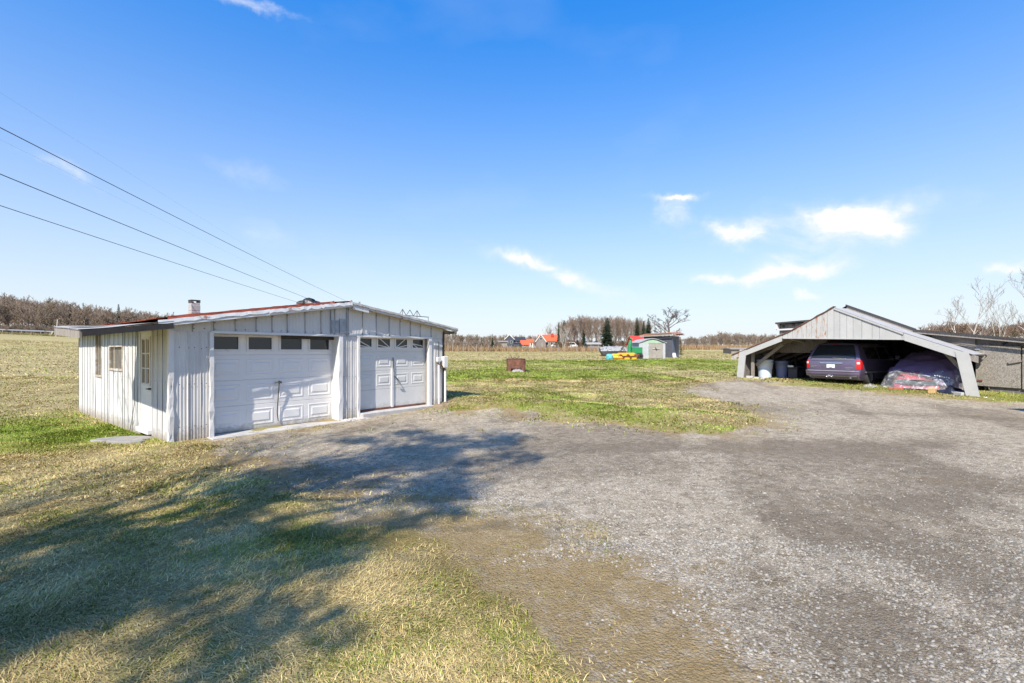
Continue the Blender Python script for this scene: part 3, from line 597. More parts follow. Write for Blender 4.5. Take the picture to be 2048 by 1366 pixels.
# sunburst bars on the small door's windows
wS = (5.57-3.21)/4
for c, (fx, fz, rays) in enumerate([(1, 0, [(0, .25), (0, .75), (.4, 1)]), (1, 0, [(0, .3), (.15, 1)]), (0, 0, [(1, .3), (.85, 1)]), (0, 1, [(.5, 0), (.5, 0), (1, .35)])]):
    a, b = 3.21+c*wS+.09, 3.21+(c+1)*wS-.09; z0, z1 = 1.664+.1, 2.156-.14
    if c in (0, 3): rays = rays[:2] if c == 0 else [(.5, 0), (1, .2)]
    for rx, rz in rays:
        MB().beam((a+fx*(b-a), .165, z0+fz*(z1-z0)*.5), (a+rx*(b-a), .165, z0+rz*(z1-z0)), .022, .01, up=(0, 1, 0)).obj('sunburst_bar', WHITETRIM, SML)
MB().box(3.22, 5.56, .15, .2, .1, .165).obj('bottom_seal', RUST, SML)
for x in (4.36,): MB().box(x-.03, x+.03, .135, .175, .15, 1.2).obj('centre_stile', WHITETRIM, SML)
MB().beam((4.42, .13, 1.0), (4.55, .1, .86), .03, .02).obj('door_handle', IRON, SML)
MB().beam((4.52, .1, .9), (4.6, .1, .78), .03, .015).beam((4.6, .1, .78), (4.47, .1, .8), .03, .015).obj('latch_plate', GALV, SML)
MB().beam((4.38, .14, 1.5), (4.4, .14, 1.1), .02, .02).obj('latch_rod', IRON, SML)
# big door handle with hanging strap
MB().tube([(1.22, .2, .98), (1.26, .16, 1.0), (1.33, .16, .99), (1.36, .21, .97)], .016, 6).tube([(1.29, .16, 1.02), (1.29, .16, .95)], .02, 6).obj('door_handle', IRON, BIG)
MB().tube([(1.29, .17, .95), (1.28, .2, .6), (1.27, .22, .3), (1.3, .23, .12)], .011, 5).obj('pull_strap', BLACKW, BIG)
# thresholds
MB().bevbox(-.2, 2.72, -.28, .3, -.16, -.004, .012).obj('concrete_apron', CONC, GAR)
MB().bevbox(3.22, 5.62, -.16, .22, -.05, .11, .015).obj('concrete_sill', CONC, GAR)
mb = MB()
for k in range(9): mb.bevbox(2.68+k*.065, 2.77+k*.065, -.26-.04*(k % 3), -.04, -.06, .012+.012*(k % 2), .012)
mb.obj('broken_concrete', CONC, GAR)
# side door
DR = MB().box(S0-.012, S0+.03, .98, 1.72, .13, 2.07).obj('side_door', DOORW, GAR)
def winset(par, a0, a1, z0, z1, fr=.04, out=.03, vb=(), hb=(), curt=None, mat=WHITETRIM, deep=.0):
    MB().box(S0-out, S0+.02, a0-fr, a1+fr, z0-fr, z0+.005).box(S0-out, S0+.02, a0-fr, a1+fr, z1-.005, z1+fr).box(S0-out, S0+.02, a0-fr, a0+.005, z0+.005, z1-.005).box(S0-out, S0+.02, a1-.005, a1+fr, z0+.005, z1-.005).obj('window_frame', mat, par)
    MB().add([(S0-.008-deep, a1, z0), (S0-.008-deep, a0, z0), (S0-.006-deep, a0, z1), (S0-.006-deep, a1, z1)], [(0, 1, 2, 3)]).obj('window_pane', PANEM, par)
    for v in vb: MB().box(S0-out+.004, S0-.01, v-.012, v+.012, z0, z1).obj('muntin', mat, par)
    for h in hb: MB().box(S0-out+.006, S0-.01, a0, a1, h-.012, h+.012).obj('muntin', mat, par)
def panemat():
    m, nt, bs = nodemat('old_window_pane'); bs.inputs['Base Color'].default_value = (.03, .033, .03, 1); bs.inputs['Roughness'].default_value = .04
    bs.inputs['Alpha'].default_value = .3; bs.inputs['Specular IOR Level'].default_value = .4
    return m
PANEM = panemat()
winset(DR, 1.1, 1.6, 1.02, 1.93, hb=(1.33, 1.63), vb=(1.35,), deep=.012)
MB().box(S0-.006, S0+.02, 1.09, 1.61, 1.0, 1.95).obj('dark_opening', pm('door_window_dark', (.1, .1, .095), .7, .3), DR)
for k, y in enumerate((1.14, 1.46)): MB().grid(lambda u, v, y=y: (S0-.014+.006*math.sin(u*25), y+u*.12, 1.04+v*.86), 12, 1).obj('curtain', CURT, DR)
MB().tube([(S0-.01, 1.03, .93), (S0-.07, 1.03, .93)], .02, 8).beam((S0-.06, 1.03, .93), (S0-.06, 1.16, .925), .025, .02).obj('door_handle', IRON, DR)
MB().box(S0-.028, S0, .93, .98, .0, 2.1).box(S0-.028, S0, 1.72, 1.77, .0, 2.1).box(S0-.028, S0, .93, 1.77, 2.07, 2.12).obj('door_frame', WHITETRIM, GAR)
MB().bevbox(S0-.1, S0, .95, 1.76, .03, .125, .01).obj('door_sill', WHITETRIM, GAR)
FRAMEW = pm('peeling_window_frame', (.4, .34, .26), .7, .2, 6, stain=(.55, .53, .5), sfrac=.5, sscale=9, bmp=.3)
# wall windows
for a0, a1, z0, z1, nm in ((3.05, 4.11, 1.27, 1.78, 'square'), (4.89, 5.46, 1.07, 2.1, 'tall')):
    W = MB().box(S0+.12, S0+.14, a0, a1, z0, z1).obj('window', pm('room_dark_'+nm, (.07, .06, .05), .9), GAR)
    winset(W, a0, a1, z0, z1, fr=.045, mat=FRAMEW, vb=((a0+a1)/2+.12,) if nm == 'square' else ((a0+a1)/2,))
    for q0, q1 in ((.1, .48), (.55, .8)):
        MB().grid(lambda u, v: (S0+.06+.02*math.sin(u*22), a0+(q0+(q1-q0)*u)*(a1-a0), z0+.02+(z1-z0-.04)*v*(1-.08*math.sin(u*3))), 18, 1).obj('curtain', CURT, W)
RUSTE = pm('flaking_red_roof_edge', (.3, .075, .045), .9, .3, 6, stain=(.5, .47, .44), sfrac=.6, sscale=5, bmp=.2, spec=.1)
# roof sheets
def roofsheet(d0, d1, s_list, mat, par, lift=0, wob=.008, seed=0):
    rg = random.Random(seed); n = int((d1-d0)/.09*4); v = []
    sl_ = []
    for a, b in zip(s_list[:-1], s_list[1:]): sl_ += [a+(b-a)*t/4 for t in range(4)]
    sl_.append(s_list[-1]); ph = rg.uniform(0, 6)
    for s in sl_:
        for i in range(n+1):
            d = d0+(d1-d0)*i/n; v.append((s, d, float(roofz(s))+lift+.009*math.cos(i*math.pi/2)+wob*math.sin(s*2.1+ph)))
    m = n+1
    MB().add(v, [(j*m+i, j*m+i+1, (j+1)*m+i+1, (j+1)*m+i) for j in range(len(sl_)-1) for i in range(n)]).obj('roof_sheet', mat, par)
RF = MB().add([(S0-.25, -.1, 2.17), (RIDGE, -.1, 2.79), (RIDGE, DEP+.1, 2.79), (S0-.25, DEP+.1, 2.17), (6.5, -.1, 2.26), (6.5, DEP+.1, 2.26)], [(0, 3, 2, 1), (1, 2, 5, 4)]).obj('roof', YELWOOD, GAR)
d = -.22; i = 0
while d < DEP+.1:
    d1 = min(d+.64, DEP+.2); sl0 = S0-.27
    roofsheet(d, d1, [sl0, 1.0, RIDGE+.03], RUSTROOF, RF, .05+.004*(i % 2), .01, i)
    roofsheet(d, d1, [RIDGE-.03, 4.6, 6.52], GREYROOF, RF, .012+.004*(i % 2), .008, i+50)
    d += .62; i += 1
MB().tube([(RIDGE, -.24, 2.885), (RIDGE, 2, 2.88), (RIDGE, 5, 2.885), (RIDGE, DEP+.2, 2.88)], .035, 6).obj('ridge_cap', GREYROOF, RF)
# rake flashing with scalloped rust on the left slope, layered strips on the right
def strip(s0, s1, n, top, bot, y, mat, par, name, seed, jag=.0):
    rg = random.Random(seed); v = []
    for k in range(n+1):
        s = s0+(s1-s0)*k/n; z = float(roofz(s)); j = rg.uniform(-jag, jag)
        v += [(s, y+rg.uniform(-.006, .006), z+top+j*.4), (s, y-.012, z+bot+j), (s, y+.03, z+bot-.012+j)]
    MB().add(v, [(3*k+q, 3*k+3+q, 3*k+4+q, 3*k+1+q) for k in range(n) for q in (0, 1)]).obj(name, mat, par)
for k, (a, b) in enumerate(((S0-.25, .9), (.88, 2.05), (2.03, RIDGE+.02))): strip(a, b, 14, .012, -.06, -.245-.004*k, RAKE, RF, 'rake_flashing', k, .022)
for k, (a, b) in enumerate(((S0-.1, .5), (.48, 1.5), (1.48, 2.4))): strip(a, b, 12, .07, .004, -.215, RUSTE, RF, 'rusty_sheet_edge', k+60, .016)
for k, (a, b) in enumerate(((S0-.25, 1.3), (1.28, RIDGE))): strip(a, b, 10, -.055, -.1, -.235+.004*k, WHITETRIM, RF, 'rake_board', k+9, .003)
for k, (a, b) in enumerate(((RIDGE, 3.6), (3.55, 5.0), (4.95, 6.5))): strip(a, b, 18, .02, -.035, -.245-.004*k, GREYROOF, RF, 'rake_flashing', k+20, .01); strip(a, b, 12, -.03, -.075, -.225, RAKE, RF, 'rake_board', k+30, .006)
MB().box(2.9, 3.35, -.23, -.2, -.05, .05, tz=lambda x, y, z: float(roofz(x))-.1).obj('rake_patch', RAKE, RF)
MB().beam((6.47, -.2, 2.24), (6.47, DEP, 2.24), .05, .09).obj('eave_board', OLDWOOD, RF)
for k in range(8): MB().beam((5.9, .1+k*.95, 2.3), (6.48, .1+k*.95, 2.225), .05, .09).obj('rafter_tail', OLDWOOD, RF)
MB().box(S0-.3, S0-.24, 1.9, DEP+.1, 2.09, 2.2).obj('eave_board', BLACKW, RF)
# awning over the side door
AW = MB()
AC = [(S0-.02, -.24, 2.2), (-2.08, -.24, 2.0), (-2.08, 1.85, 2.1), (S0-.02, 1.85, 2.21)]
def awp(u, v, dz=0):
    p = [(1-u)*((1-v)*AC[0][k]+v*AC[3][k])+u*((1-v)*AC[1][k]+v*AC[2][k]) for k in range(3)]
    return (p[0], p[1], p[2]+dz)
AWN = MB().grid(lambda u, v: awp(u, v, -.03), 2, 2).obj('awning', YELWOOD, GAR)
for k in range(3):
    v0, v1 = k/3-.01, (k+1)/3+.01
    MB().grid(lambda u, v, v0=v0, v1=v1, k=k: awp(u*1.03, v0+(v1-v0)*v, .02+.004*k+.008*math.cos(v*math.pi*2*8)+.012*math.sin(u*7+k)*u), 10, 32).obj('roof_sheet', GREYROOF, AWN)
MB().beam((S0-.02, -.255, 2.14), (-2.07, -.255, 1.965), .03, .1).obj('awning_fascia', BLACKW, AWN)
MB().beam((-2.085, -.24, 1.95), (-2.085, 1.87, 2.05), .03, .13).obj('awning_fascia', OLDWOOD, AWN)
for k in range(4): MB().beam((S0, .15+k*.5, 2.135), (-2.06, .15+k*.5, 1.955+.02*k), .04, .08).obj('awning_rafter', YELWOOD, AWN)
# roof clutter
c0 = Vector((1.81, 6.8, 0))
CH = MB()
CHM = MB().bevbox(1.69, 1.93, 6.67, 6.91, 2.5, 3.2, .012).obj('chimney', CHIM, GAR)
for k in range(3): MB().bevbox(1.683, 1.937, 6.663, 6.917, 2.55+k*.2, 2.735+k*.2, .01).obj('chimney_block', CHIM, CHM)
MB().bevbox(1.68, 1.72, 6.66, 6.92, 3.2, 3.27, .008).bevbox(1.9, 1.94, 6.66, 6.92, 3.2, 3.27, .008).bevbox(1.675, 1.945, 6.655, 6.925, 3.27, 3.295, .008).obj('chimney_cap', IRON, CHM)
MB().bevbox(1.69, 1.76, 6.66, 6.74, 3.2, 3.24, .008).obj('chimney_brick', RUST, CHM)
def tarp_lump(seed, r, n=14):
    rg = random.Random(seed); mb = MB()
    mb.grid(lambda u, v: (r*1.3*math.cos(u*6.283)*math.sin(v*1.57)*(1+.2*math.sin(u*31+seed)), r*math.sin(u*6.283)*math.sin(v*1.57)*(1+.2*math.cos(u*23)), r*.62*math.cos(v*1.57)*(1+.35*math.sin(u*17+v*5))), 18, 5); return mb
tb = tarp_lump(4, .2).obj('plastic_sheet_bundle', pm('black_crumpled_plastic', (.015, .015, .017), .35, .3, 8, bmp=.6, bscale=12)); 
tag(tb, 'crumpled black plastic bundle lying on the rusty roof slope', 'plastic bundle'); 
def gw(s, d, z): return Vector((-5.835+.615*s-.788*d, 9.38+.788*s+.615*d, z))
tb.location = gw(2.3, .75, float(roofz(2.3))+.06); tb.rotation_euler = (0, 0, .6)
AR = thing('antenna_frame', 'thin zigzag metal antenna frame standing on the garage roof', 'antenna', gw(5.6, .9, float(roofz(5.6))+.16), U)
mb = MB(); b = .12
pts = [(-.45, .06), (-.28, .3), (-.14, .12), (0, .3), (.14, .12), (.28, .3), (.42, .12)]
for (xa, za), (xb, zb_) in zip(pts[:-1], pts[1:]): mb.tube([(xa, 0, za), (xb, 0, zb_)], .011, 4)
mb.obj('zigzag_bar', IRON, AR)
MB().tube([(-.3, 0, .12), (.75, 0, .12)], .011, 4).obj('rail', IRON, AR)
for x, h in ((-.28, .3), (.28, .3), (.0, .12), (.74, .12)): MB().tube([(x, 0, -.2-.05*x), (x, 0, h)], .011, 4).obj('upright', IRON, AR)
# meter boxes and conduits at the right corner
EL = thing('electric_meter_box', 'white electric meter boxes with conduits on the garage corner', 'meter box', gw(5.98, -.07, .0), U)
MB().bevbox(.02, .2, -.09, .03, 1.18, 1.52, .015).obj('meter_box', WHITETRIM, EL); MB().bevbox(-.2, -.06, -.06, .03, 1.36, 1.5, .012).obj('switch_box', WHITETRIM, EL)
MB().tube([(.14, -.02, 1.18), (.14, -.02, -.02)], .035, 8).obj('conduit', WHITETRIM, EL); MB().tube([(-.12, -.02, 1.36), (-.12, -.03, -.05)], .03, 8).obj('conduit', WHITETRIM, EL)
MB().tube([(-.2, -.03, 1.33), (-.05, -.05, 1.26), (.12, -.05, 1.12)], .02, 6).obj('rusty_pipe', RUST, EL); MB().tube([(-.12, -.02, 1.5), (-.12, -.02, 1.95)], .012, 6).obj('service_cable', IRON, EL)
FLAG = pm('worn_flagstone', (.27, .255, .23), .9, .2, 5, stain=(.17, .15, .12), sfrac=.58, sscale=7, bmp=.5, bscale=40)
# flagstones by the side door
for k, (px, py, w, h, a) in enumerate(((247, 882, .5, .26, .2), (240, 888.5, .22, .09, .1), (262, 890, .2, .08, .3))):
    Y = 1.72*F/(py-HZ); x = (px-1024)/F*Y
    st = MB(); rgk = random.Random(k); n = 9
    v = [(w*math.cos(6.283*q/n)*rgk.uniform(.85, 1.1), h*math.sin(6.283*q/n)*rgk.uniform(.85, 1.1)) for q in range(n)]
    st.add([(x_, y_, -.06) for x_, y_ in v]+[(x_, y_, .0) for x_, y_ in v]+[(x_*.96, y_*.95, .012) for x_, y_ in v], [(q, (q+1) % n, n+(q+1) % n, n+q) for q in range(n)]+[(n+q, n+(q+1) % n, 2*n+(q+1) % n, 2*n+q) for q in range(n)]+[tuple(range(2*n, 3*n))])
    o = st.obj('flagstone', FLAG); o.location = (x, Y, TZ(x, Y)+.065); o.rotation_euler = (0, 0, a)
    tag(o, ['large flat pale flagstone outside the garage side door', 'small stone sliver half sunk in grass beside the large flagstone', 'small stone sliver on bare earth close to the garage corner'][k], 'flagstone')

# ------------------------------------------------------------------ carport
CW = math.atan2(-.866, .499); CO = Vector((11.15, 23.0, 0))
def cw(x, y, z=0): return Vector((CO.x+.499*x+.866*y, CO.y-.866*x+.499*y, z))
def cz(x, y): p = cw(x, y); return TZ(p.x, p.y)
CP = thing('carport', 'pale grey gabled carport with leaning posts sheltering a minivan', 'carport', CO, CW)
def croof(x): return float(np.interp(x, [-.55, 2.25, 4.15, 6.45, 8.55], [1.46, 2.5, 3.49, 2.4, 1.52]))
sag = lambda y: .13*max(0, y-1.1)            # the roof sags towards the back
# gable boards
edges = [1.75]+list(np.arange(2.05, 4.1, .205))+[4.15, 4.37, 4.62, 4.85, 5.15, 5.5, 5.75, 6.45, 6.52]
lint = lambda x: 2.26-.032*(x-2.3)
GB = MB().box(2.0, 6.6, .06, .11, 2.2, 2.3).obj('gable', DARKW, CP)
for i in range(len(edges)-1):
    a, b = edges[i]+.006, edges[i+1]-.006
    if b <= 1.8: continue
    a = max(a, 2.0); y = random.uniform(-.012, .008)
    v = []
    for yy in (y, y+.025): v += [(a, yy, lint(a)), (b, yy, lint(b)), (b, yy, croof(b)-.03), (a, yy, croof(a)-.03)]
    pk = [(0, 1, 2, 3), (7, 6, 5, 4), (0, 4, 5, 1), (1, 5, 6, 2), (2, 6, 7, 3), (3, 7, 4, 0)]
    MB().add(v, pk).obj('gable_board', CARBR if 2.4 < a < 3.85 else CARB, GB)
MB().box(2.05, 6.55, -.03, .05, -.035, .0, tz=lambda x, y, z: lint(x)).obj('lintel_strip', CARB, CP)
# sloping fascia boards between gable and posts
def fascia(xa, xb, hgt, nm, mat=CARB, y=-.02):
    v = [];
    for yy in (y, y+.04): v += [(xa, yy, croof(xa)-.03-hgt), (xb, yy, croof(xb)-.03-hgt), (xb, yy, croof(xb)-.03), (xa, yy, croof(xa)-.03)]
    MB().add(v, [(0, 1, 2, 3), (7, 6, 5, 4), (0, 4, 5, 1), (1, 5, 6, 2), (2, 6, 7, 3), (3, 7, 4, 0)]).obj(nm, mat, CP)
fascia(.02, 2.0, .26, 'fascia_board', CARB); fascia(6.52, 8.25, .27, 'fascia_board', CARB); fascia(-.5, .0, .2, 'eave_end', CARBR, -.01); fascia(8.27, 8.52, .22, 'eave_end', OLDWOOD, .01)
fascia(4.17, 6.5, .07, 'rake_trim', CARB, -.045)
# posts
def post(xt, zt, xb, w, par=CP):
    zb = cz(xb, 0)-.08
    v = [(xb-w/2, -.04, zb), (xb+w/2, -.04, zb), (xt+w/2, -.04, zt), (xt-w/2, -.04, zt), (xb-w/2, .01, zb), (xb+w/2, .01, zb), (xt+w/2, .01, zt), (xt-w/2, .01, zt)]
    MB().add(v, [(0, 1, 2, 3), (7, 6, 5, 4), (0, 4, 5, 1), (1, 5, 6, 2), (2, 6, 7, 3), (3, 7, 4, 0)]).obj('post', CARB, par)
post(.12, 1.75, -.05, .34); post(8.12, 1.66, 8.42, .34)
for x, y in ((.35, .35), (8.05, .5)): MB().box(x-.06, x+.06, y, y+.1, cz(x, y)-.05, croof(x)-.08).obj('post', OLDWOOD, CP)
for k in range(1, 4): MB().box(.3, .42, k*2.0, k*2.0+.1, cz(.3, k*2)-.05, croof(.36)-.06-sag(k*2)).obj('post', DARKW, CP); MB().box(7.9, 8.02, k*2.0, k*2.0+.1, cz(8, k*2)-.05, croof(7.96)-.06-sag(k*2)).obj('post', DARKW, CP)
MB().beam((8.0, .6, .95), (7.45, .6, 1.7), .09, .12).obj('brace', OLDWOOD, CP); MB().beam((.4, .6, 1.0), (1.7, .6, 2.0), .09, .12).obj('brace', OLDWOOD, CP)
# roof skin and rafters
CR = MB()
prof = [-.55, .8, 2.25, 4.15, 6.45, 7.5, 8.4]
CRo = MB().add([(x, y, croof(x)-.02-sag(y)) for y in (-.03, 1.1, 7) for x in prof], [(7*j+i, 7*j+i+7, 7*j+i+8, 7*j+i+1) for i in range(6) for j in (0, 1)]).obj('roof', GREYROOF, CP)
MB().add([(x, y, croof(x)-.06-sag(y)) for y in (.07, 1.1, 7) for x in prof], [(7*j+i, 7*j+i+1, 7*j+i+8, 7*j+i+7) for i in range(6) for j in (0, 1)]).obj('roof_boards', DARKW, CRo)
for k in range(9):
    y = .25+k*.8
    for a, b in ((-.4, 2.25), (2.25, 4.15), (4.15, 6.45), (6.45, 8.4)): MB().beam((a, y, croof(a)-.14-sag(y)), (b, y, croof(b)-.14-sag(y)), .05, .14).obj('rafter', OLDWOOD, CRo)
for x in (2.2, 6.5): MB().beam((x, .3, croof(x)-.2), (x, 7, croof(x)-.28-sag(7)), .12, .16).obj('purlin', OLDWOOD, CRo)
for a, b in ((-.55, 2.25), (2.25, 4.15)): strip_v = None
rgk = random.Random(12)
mb = MB(); v = []
for k in range(30):
    x = -.5+4.65*k/29; j = rgk.uniform(-.02, .03)
    v += [(x, -.05, croof(x)-.02), (x, -.055, croof(x)+.015+j*.6), (x, .2, croof(x)+.02)]
mb.add(v, [(3*k+q, 3*k+3+q, 3*k+4+q, 3*k+1+q) for k in range(29) for q in (0, 1)]).obj('roof_edge_flashing', RUST, CRo)
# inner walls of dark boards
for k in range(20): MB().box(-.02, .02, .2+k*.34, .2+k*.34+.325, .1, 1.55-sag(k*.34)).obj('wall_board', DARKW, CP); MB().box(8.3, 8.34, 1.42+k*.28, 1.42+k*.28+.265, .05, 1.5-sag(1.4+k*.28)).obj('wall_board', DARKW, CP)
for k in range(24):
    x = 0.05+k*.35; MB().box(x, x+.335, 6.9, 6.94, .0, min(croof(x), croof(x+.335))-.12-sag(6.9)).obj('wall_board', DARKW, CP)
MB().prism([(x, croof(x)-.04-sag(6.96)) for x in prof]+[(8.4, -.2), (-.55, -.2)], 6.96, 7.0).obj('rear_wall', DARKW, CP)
# ------------------------------------------------------------------ barn with strand-board lean-to behind the carport
BN = thing('old_barn', 'weathered barn with strand board lean-to and black felt roof behind the carport', 'barn', CO, CW)
def broof(x): return float(np.interp(x, [4.15, 6.45, 9.4, 14.5], [3.58, 2.47, 2.05, 1.35]))
BY = 1.3
rs = [4.15, 5.3, 6.45, 7.8, 9.4, 11, 14.5]
MB().add([(x, y, broof(x)+.03-sag(y)) for y in (BY-.25, BY+6) for x in rs]+[(2.25, BY-.25, 2.57), (2.25, BY+6, 2.57-sag(BY+6))], [(i, i+1, i+8, i+7) for i in range(6)]+[(0, 7, 15, 14)]).obj('roof', BROOF, BN)
for a, b in ((4.15, 6.47),): MB().beam((a, BY-.26, broof(a)-.06), (b, BY-.26, broof(b)-.06), .03, .16).obj('rake_board', OLDWOOD, BN)
MB().beam((4.12, BY-.29, 3.62), (6.5, BY-.29, 2.5), .05, .05).obj('felt_edge', BROOF, BN)
for a, b in ((6.45, 9.4), (9.4, 14.4)):
    MB().beam((a, BY-.3, broof(a)+.0), (b, BY-.3, broof(b)+.0), .04, .05).obj('felt_edge', BROOF, BN)
    MB().beam((a, BY-.27, broof(a)-.07), (b, BY-.27, broof(b)-.07), .03, .09).obj('eave_board', OLDWOOD, BN)
BWL = MB().add([(8.45, BY+.06, .0), (14.3, BY+.06, .0), (14.3, BY+.06, broof(14.3)-.05), (9.4, BY+.06, broof(9.4)-.05), (6.45, BY+.06, broof(6.45)-.05), (6.5, BY+.06, croof(6.5)-.06), (8.45, BY+.06, croof(8.45)-.06)], [(0, 1, 2, 3, 4, 5, 6)]).obj('wall', DARKW, BN)
pe = [6.55, 7.3, 8.09]
for i in range(2):
    a, b = pe[i]+.004, pe[i+1]-.004
    MB().add([(a, BY+.02, croof(a)-.1), (b, BY+.02, croof(b)-.1), (b, BY+.02, broof(b)-.3), (a, BY+.02, max(croof(a)-.05, broof(a)-.3)), (a, BY+.045, croof(a)-.1), (b, BY+.045, croof(b)-.1), (b, BY+.045, broof(b)-.3), (a, BY+.045, max(croof(a)-.05, broof(a)-.3))], pk).obj('strand_board', OSB, BWL)
MB().add([(8.09, BY+.02, 1.55), (8.45, BY+.02, .3), (8.45, BY+.02, 1.9), (8.09, BY+.02, 1.9)], [(0, 1, 2, 3)]).obj('strand_board', OSB, BWL)
MB().add([(6.9, BY+.0, broof(6.9)-.3), (8.09, BY+.0, broof(8.09)-.38), (8.09, BY+.0, broof(8.09)-.12), (6.9, BY+.0, broof(6.9)-.12)], [(0, 1, 2, 3)]).obj('head_board', pm('grey_head_board', (.2, .18, .16), .9, .25, 4, bmp=.4), BWL)
for a, b, z0, z1 in ((8.11, 9.21, .47, 1.87), (9.25, 10.4, .42, 1.78), (10.44, 11.6, .3, 1.6), (11.62, 12.9, .2, 1.45), (12.92, 14.28, .1, 1.3)):
    nm = 'barn_door' if a < 9 else 'strand_board'
    D = MB().add([(a, BY-.02, z0), (b, BY-.02, z0-.03), (b, BY-.02, z1-.04), (a, BY-.02, z1), (a, BY+.02, z0), (b, BY+.02, z0-.03), (b, BY+.02, z1-.04), (a, BY+.02, z1)], pk).obj(nm, OSB, BN)
    if a < 9:
        MB().beam((8.93, BY-.05, 1.28), (9.23, BY-.05, 1.36), .05, .07).obj('latch_bar', OLDWOOD, D); MB().box(8.09, 8.22, BY-.05, BY-.02, 1.72, 1.76).obj('hinge', GALV, D); MB().box(8.15, 8.28, BY-.05, BY-.02, .62, .68).obj('hinge', RUST, D)
# left wing of the barn seen above the carport roof
WG = MB().box(1.08, 3.2, BY+.1, BY+5, 1.6, 2.97).obj('wing', DARKW, BN)
MB().box(.98, 3.35, BY-.12, BY+5.2, 2.98, 3.05, tz=lambda x, y, z: .03*(x-1)).obj('wing_roof', BROOF, WG)
MB().box(1.0, 2.6, BY-.06, BY+.08, 2.68, 2.75, tz=lambda x, y, z: .02*math.sin(x*5)).obj('wing_trim', WHITETRIM, WG)
MB().box(1.0, 1.06, BY-.1, BY+5, 2.74, 2.97).obj('wing_trim', WHITETRIM, WG)
for k in range(3): MB().box(1.09, 2.3, BY+.05, BY+.09, 2.38+k*.1, 2.505+k*.1).obj('wing_board', OLDWOOD, WG)

# ------------------------------------------------------------------ minivan
VM = pm('dark_plum_car_paint', (.105, .082, .14), .28, .08, 2, bmp=0, coat=.9)
BUMP = pm('grey_bumper_plastic', (.22, .21, .22), .4, .1, 4, bmp=.05)
CHROME = pm('dull_chrome', (.55, .55, .56), .22, .05, 4, metal=.8, bmp=0)
TYRE = pm('tyre_rubber', (.03, .03, .03), .9, .2, 8, bmp=.3)
RED = pm('red_lamp_lens', (.55, .012, .01), .15, .1, 9, bmp=0, coat=.6)
PLATE = pm('plate_white', (.7, .72, .7), .5, .03, 8, bmp=0)
VAN = thing('minivan', 'dark plum minivan parked tail outward inside the carport', 'minivan', cw(3.86, .35, cz(3.86, .8)-.02), CW)
zz = [.24, .42, .62, .8, .95, 1.05, 1.2, 1.4, 1.6, 1.69, 1.745, 1.76]
hw = [.88, .97, 1.0, 1.005, 1.0, .975, .925, .86, .78, .7, .5, 0]
ro = [.1, .05, .03, .03, .04, .07, .14, .25, .37, .45, .56, .6]
VW = 1.04
def vhw(z): return VW*float(np.interp(z, zz, hw))
def vro(z): return float(np.interp(z, zz, ro))
def rear(x, z, out=0): return (x, vro(z)+.10*(abs(x)/1.0)**3.2-out, z)
def cap(y): return float(np.interp(y, [0, 3.0, 4.1, 5.0], [9, 1.76, 1.08, .85]))
prof = list(zip(zz, hw)); yst = [.0, .4, .9, 1.6, 2.4, 3.0, 3.5, 4.1, 4.6, 4.95, 5.05]
v = []; nP = len(zz)*2-1
for j, y in enumerate(yst):
    sc_ = 1 if j < 9 else (.93 if j == 9 else .8)
    row = []
    for z, h in prof:
        zc = min(z, cap(y)+.0*z); x = h*VW*sc_
        yy = (rear(x, z)[1]+.0 if j == 0 else max(y, rear(x, z)[1]+.02*j)); row.append((x, yy, zc))
    v += row+[(-x, y_, z_) for x, y_, z_ in row[-2::-1]]
fs = [(j*nP+i, (j+1)*nP+i, (j+1)*nP+i+1, j*nP+i+1) for j in range(len(yst)-1) for i in range(nP-1)]
mb = MB(); mb.add(v, fs)
nz_ = 24
mb.grid(lambda u, w: rear((2*u-1)*vhw(.24+1.515*w), .24+1.515*w), 24, nz_)
mb.add([v[(len(yst)-1)*nP+i] for i in range(nP)], [tuple(range(nP))])
mb.box(-.9, .9, .3, 4.8, .2, .3)
VB = mb.obj('body', VM, VAN, True)
def patch(fn, nu, nv, name, mat, par, smooth=True): return MB().grid(fn, nu, nv).obj(name, mat, par, smooth)
gl = lambda u, w: rear((2*u-1)*(vhw(1.06+.6*w)-.12+.02*w), 1.07+.58*w-.03*(1-w)*(2*u-1)**2*0, .012)
HT = patch(lambda u, w: rear((2*u-1)*(vhw(.58+1.08*w)-.085), .58+1.08*w, .006), 20, 20, 'tailgate', VM, VAN)
patch(gl, 16, 8, 'rear_window', GLASS, HT)
patch(lambda u, w: rear((2*u-1)*.82, 1.0+.085*w, .02+.012*math.sin(w*3.14)), 16, 3, 'window_ledge', pm('glossy_plum_ledge', (.12, .11, .15), .2, .05, bmp=0, coat=.8), HT)
MB().beam(rear(.05, 1.1, .04), rear(.55, 1.075, .04), .02, .025).tube([rear(.05, 1.1, .05), rear(.62, 1.06, .03)], .012, 5).obj('wiper', CHROME, HT)
patch(lambda u, w: rear((2*u-1)*.44, .855+.075*w, .02+.02*math.sin(w*3.14)), 10, 4, 'handle_bar', CHROME, HT)
patch(lambda u, w: rear((2*u-1)*.43*(1-.15*(1-w)), .68+.17*w, .008), 10, 3, 'plate_recess', pm('plum_recess', (.1, .08, .12), .3, .05, bmp=0, coat=.6), HT)
patch(lambda u, w: rear((2*u-1)*.16-.01, .69+.15*w, .022), 2, 2, 'licence_plate', PLATE, HT)
patch(lambda u, w: rear((2*u-1)*.05-.01, .695+.02*w, .025), 2, 1, 'plate_sticker', pm('plate_blue', (.1, .2, .25), .5, .05, bmp=0), HT)
for x0, x1, z0 in ((-.83, -.72, .74), (-.68, -.57, .745), (-.83, -.68, .70), (.52, .8, .7), (.54, .7, .645)): patch(lambda u, w: rear(x0+(x1-x0)*u, z0+.022*w, .014), 4, 1, 'badge', CHROME, HT)
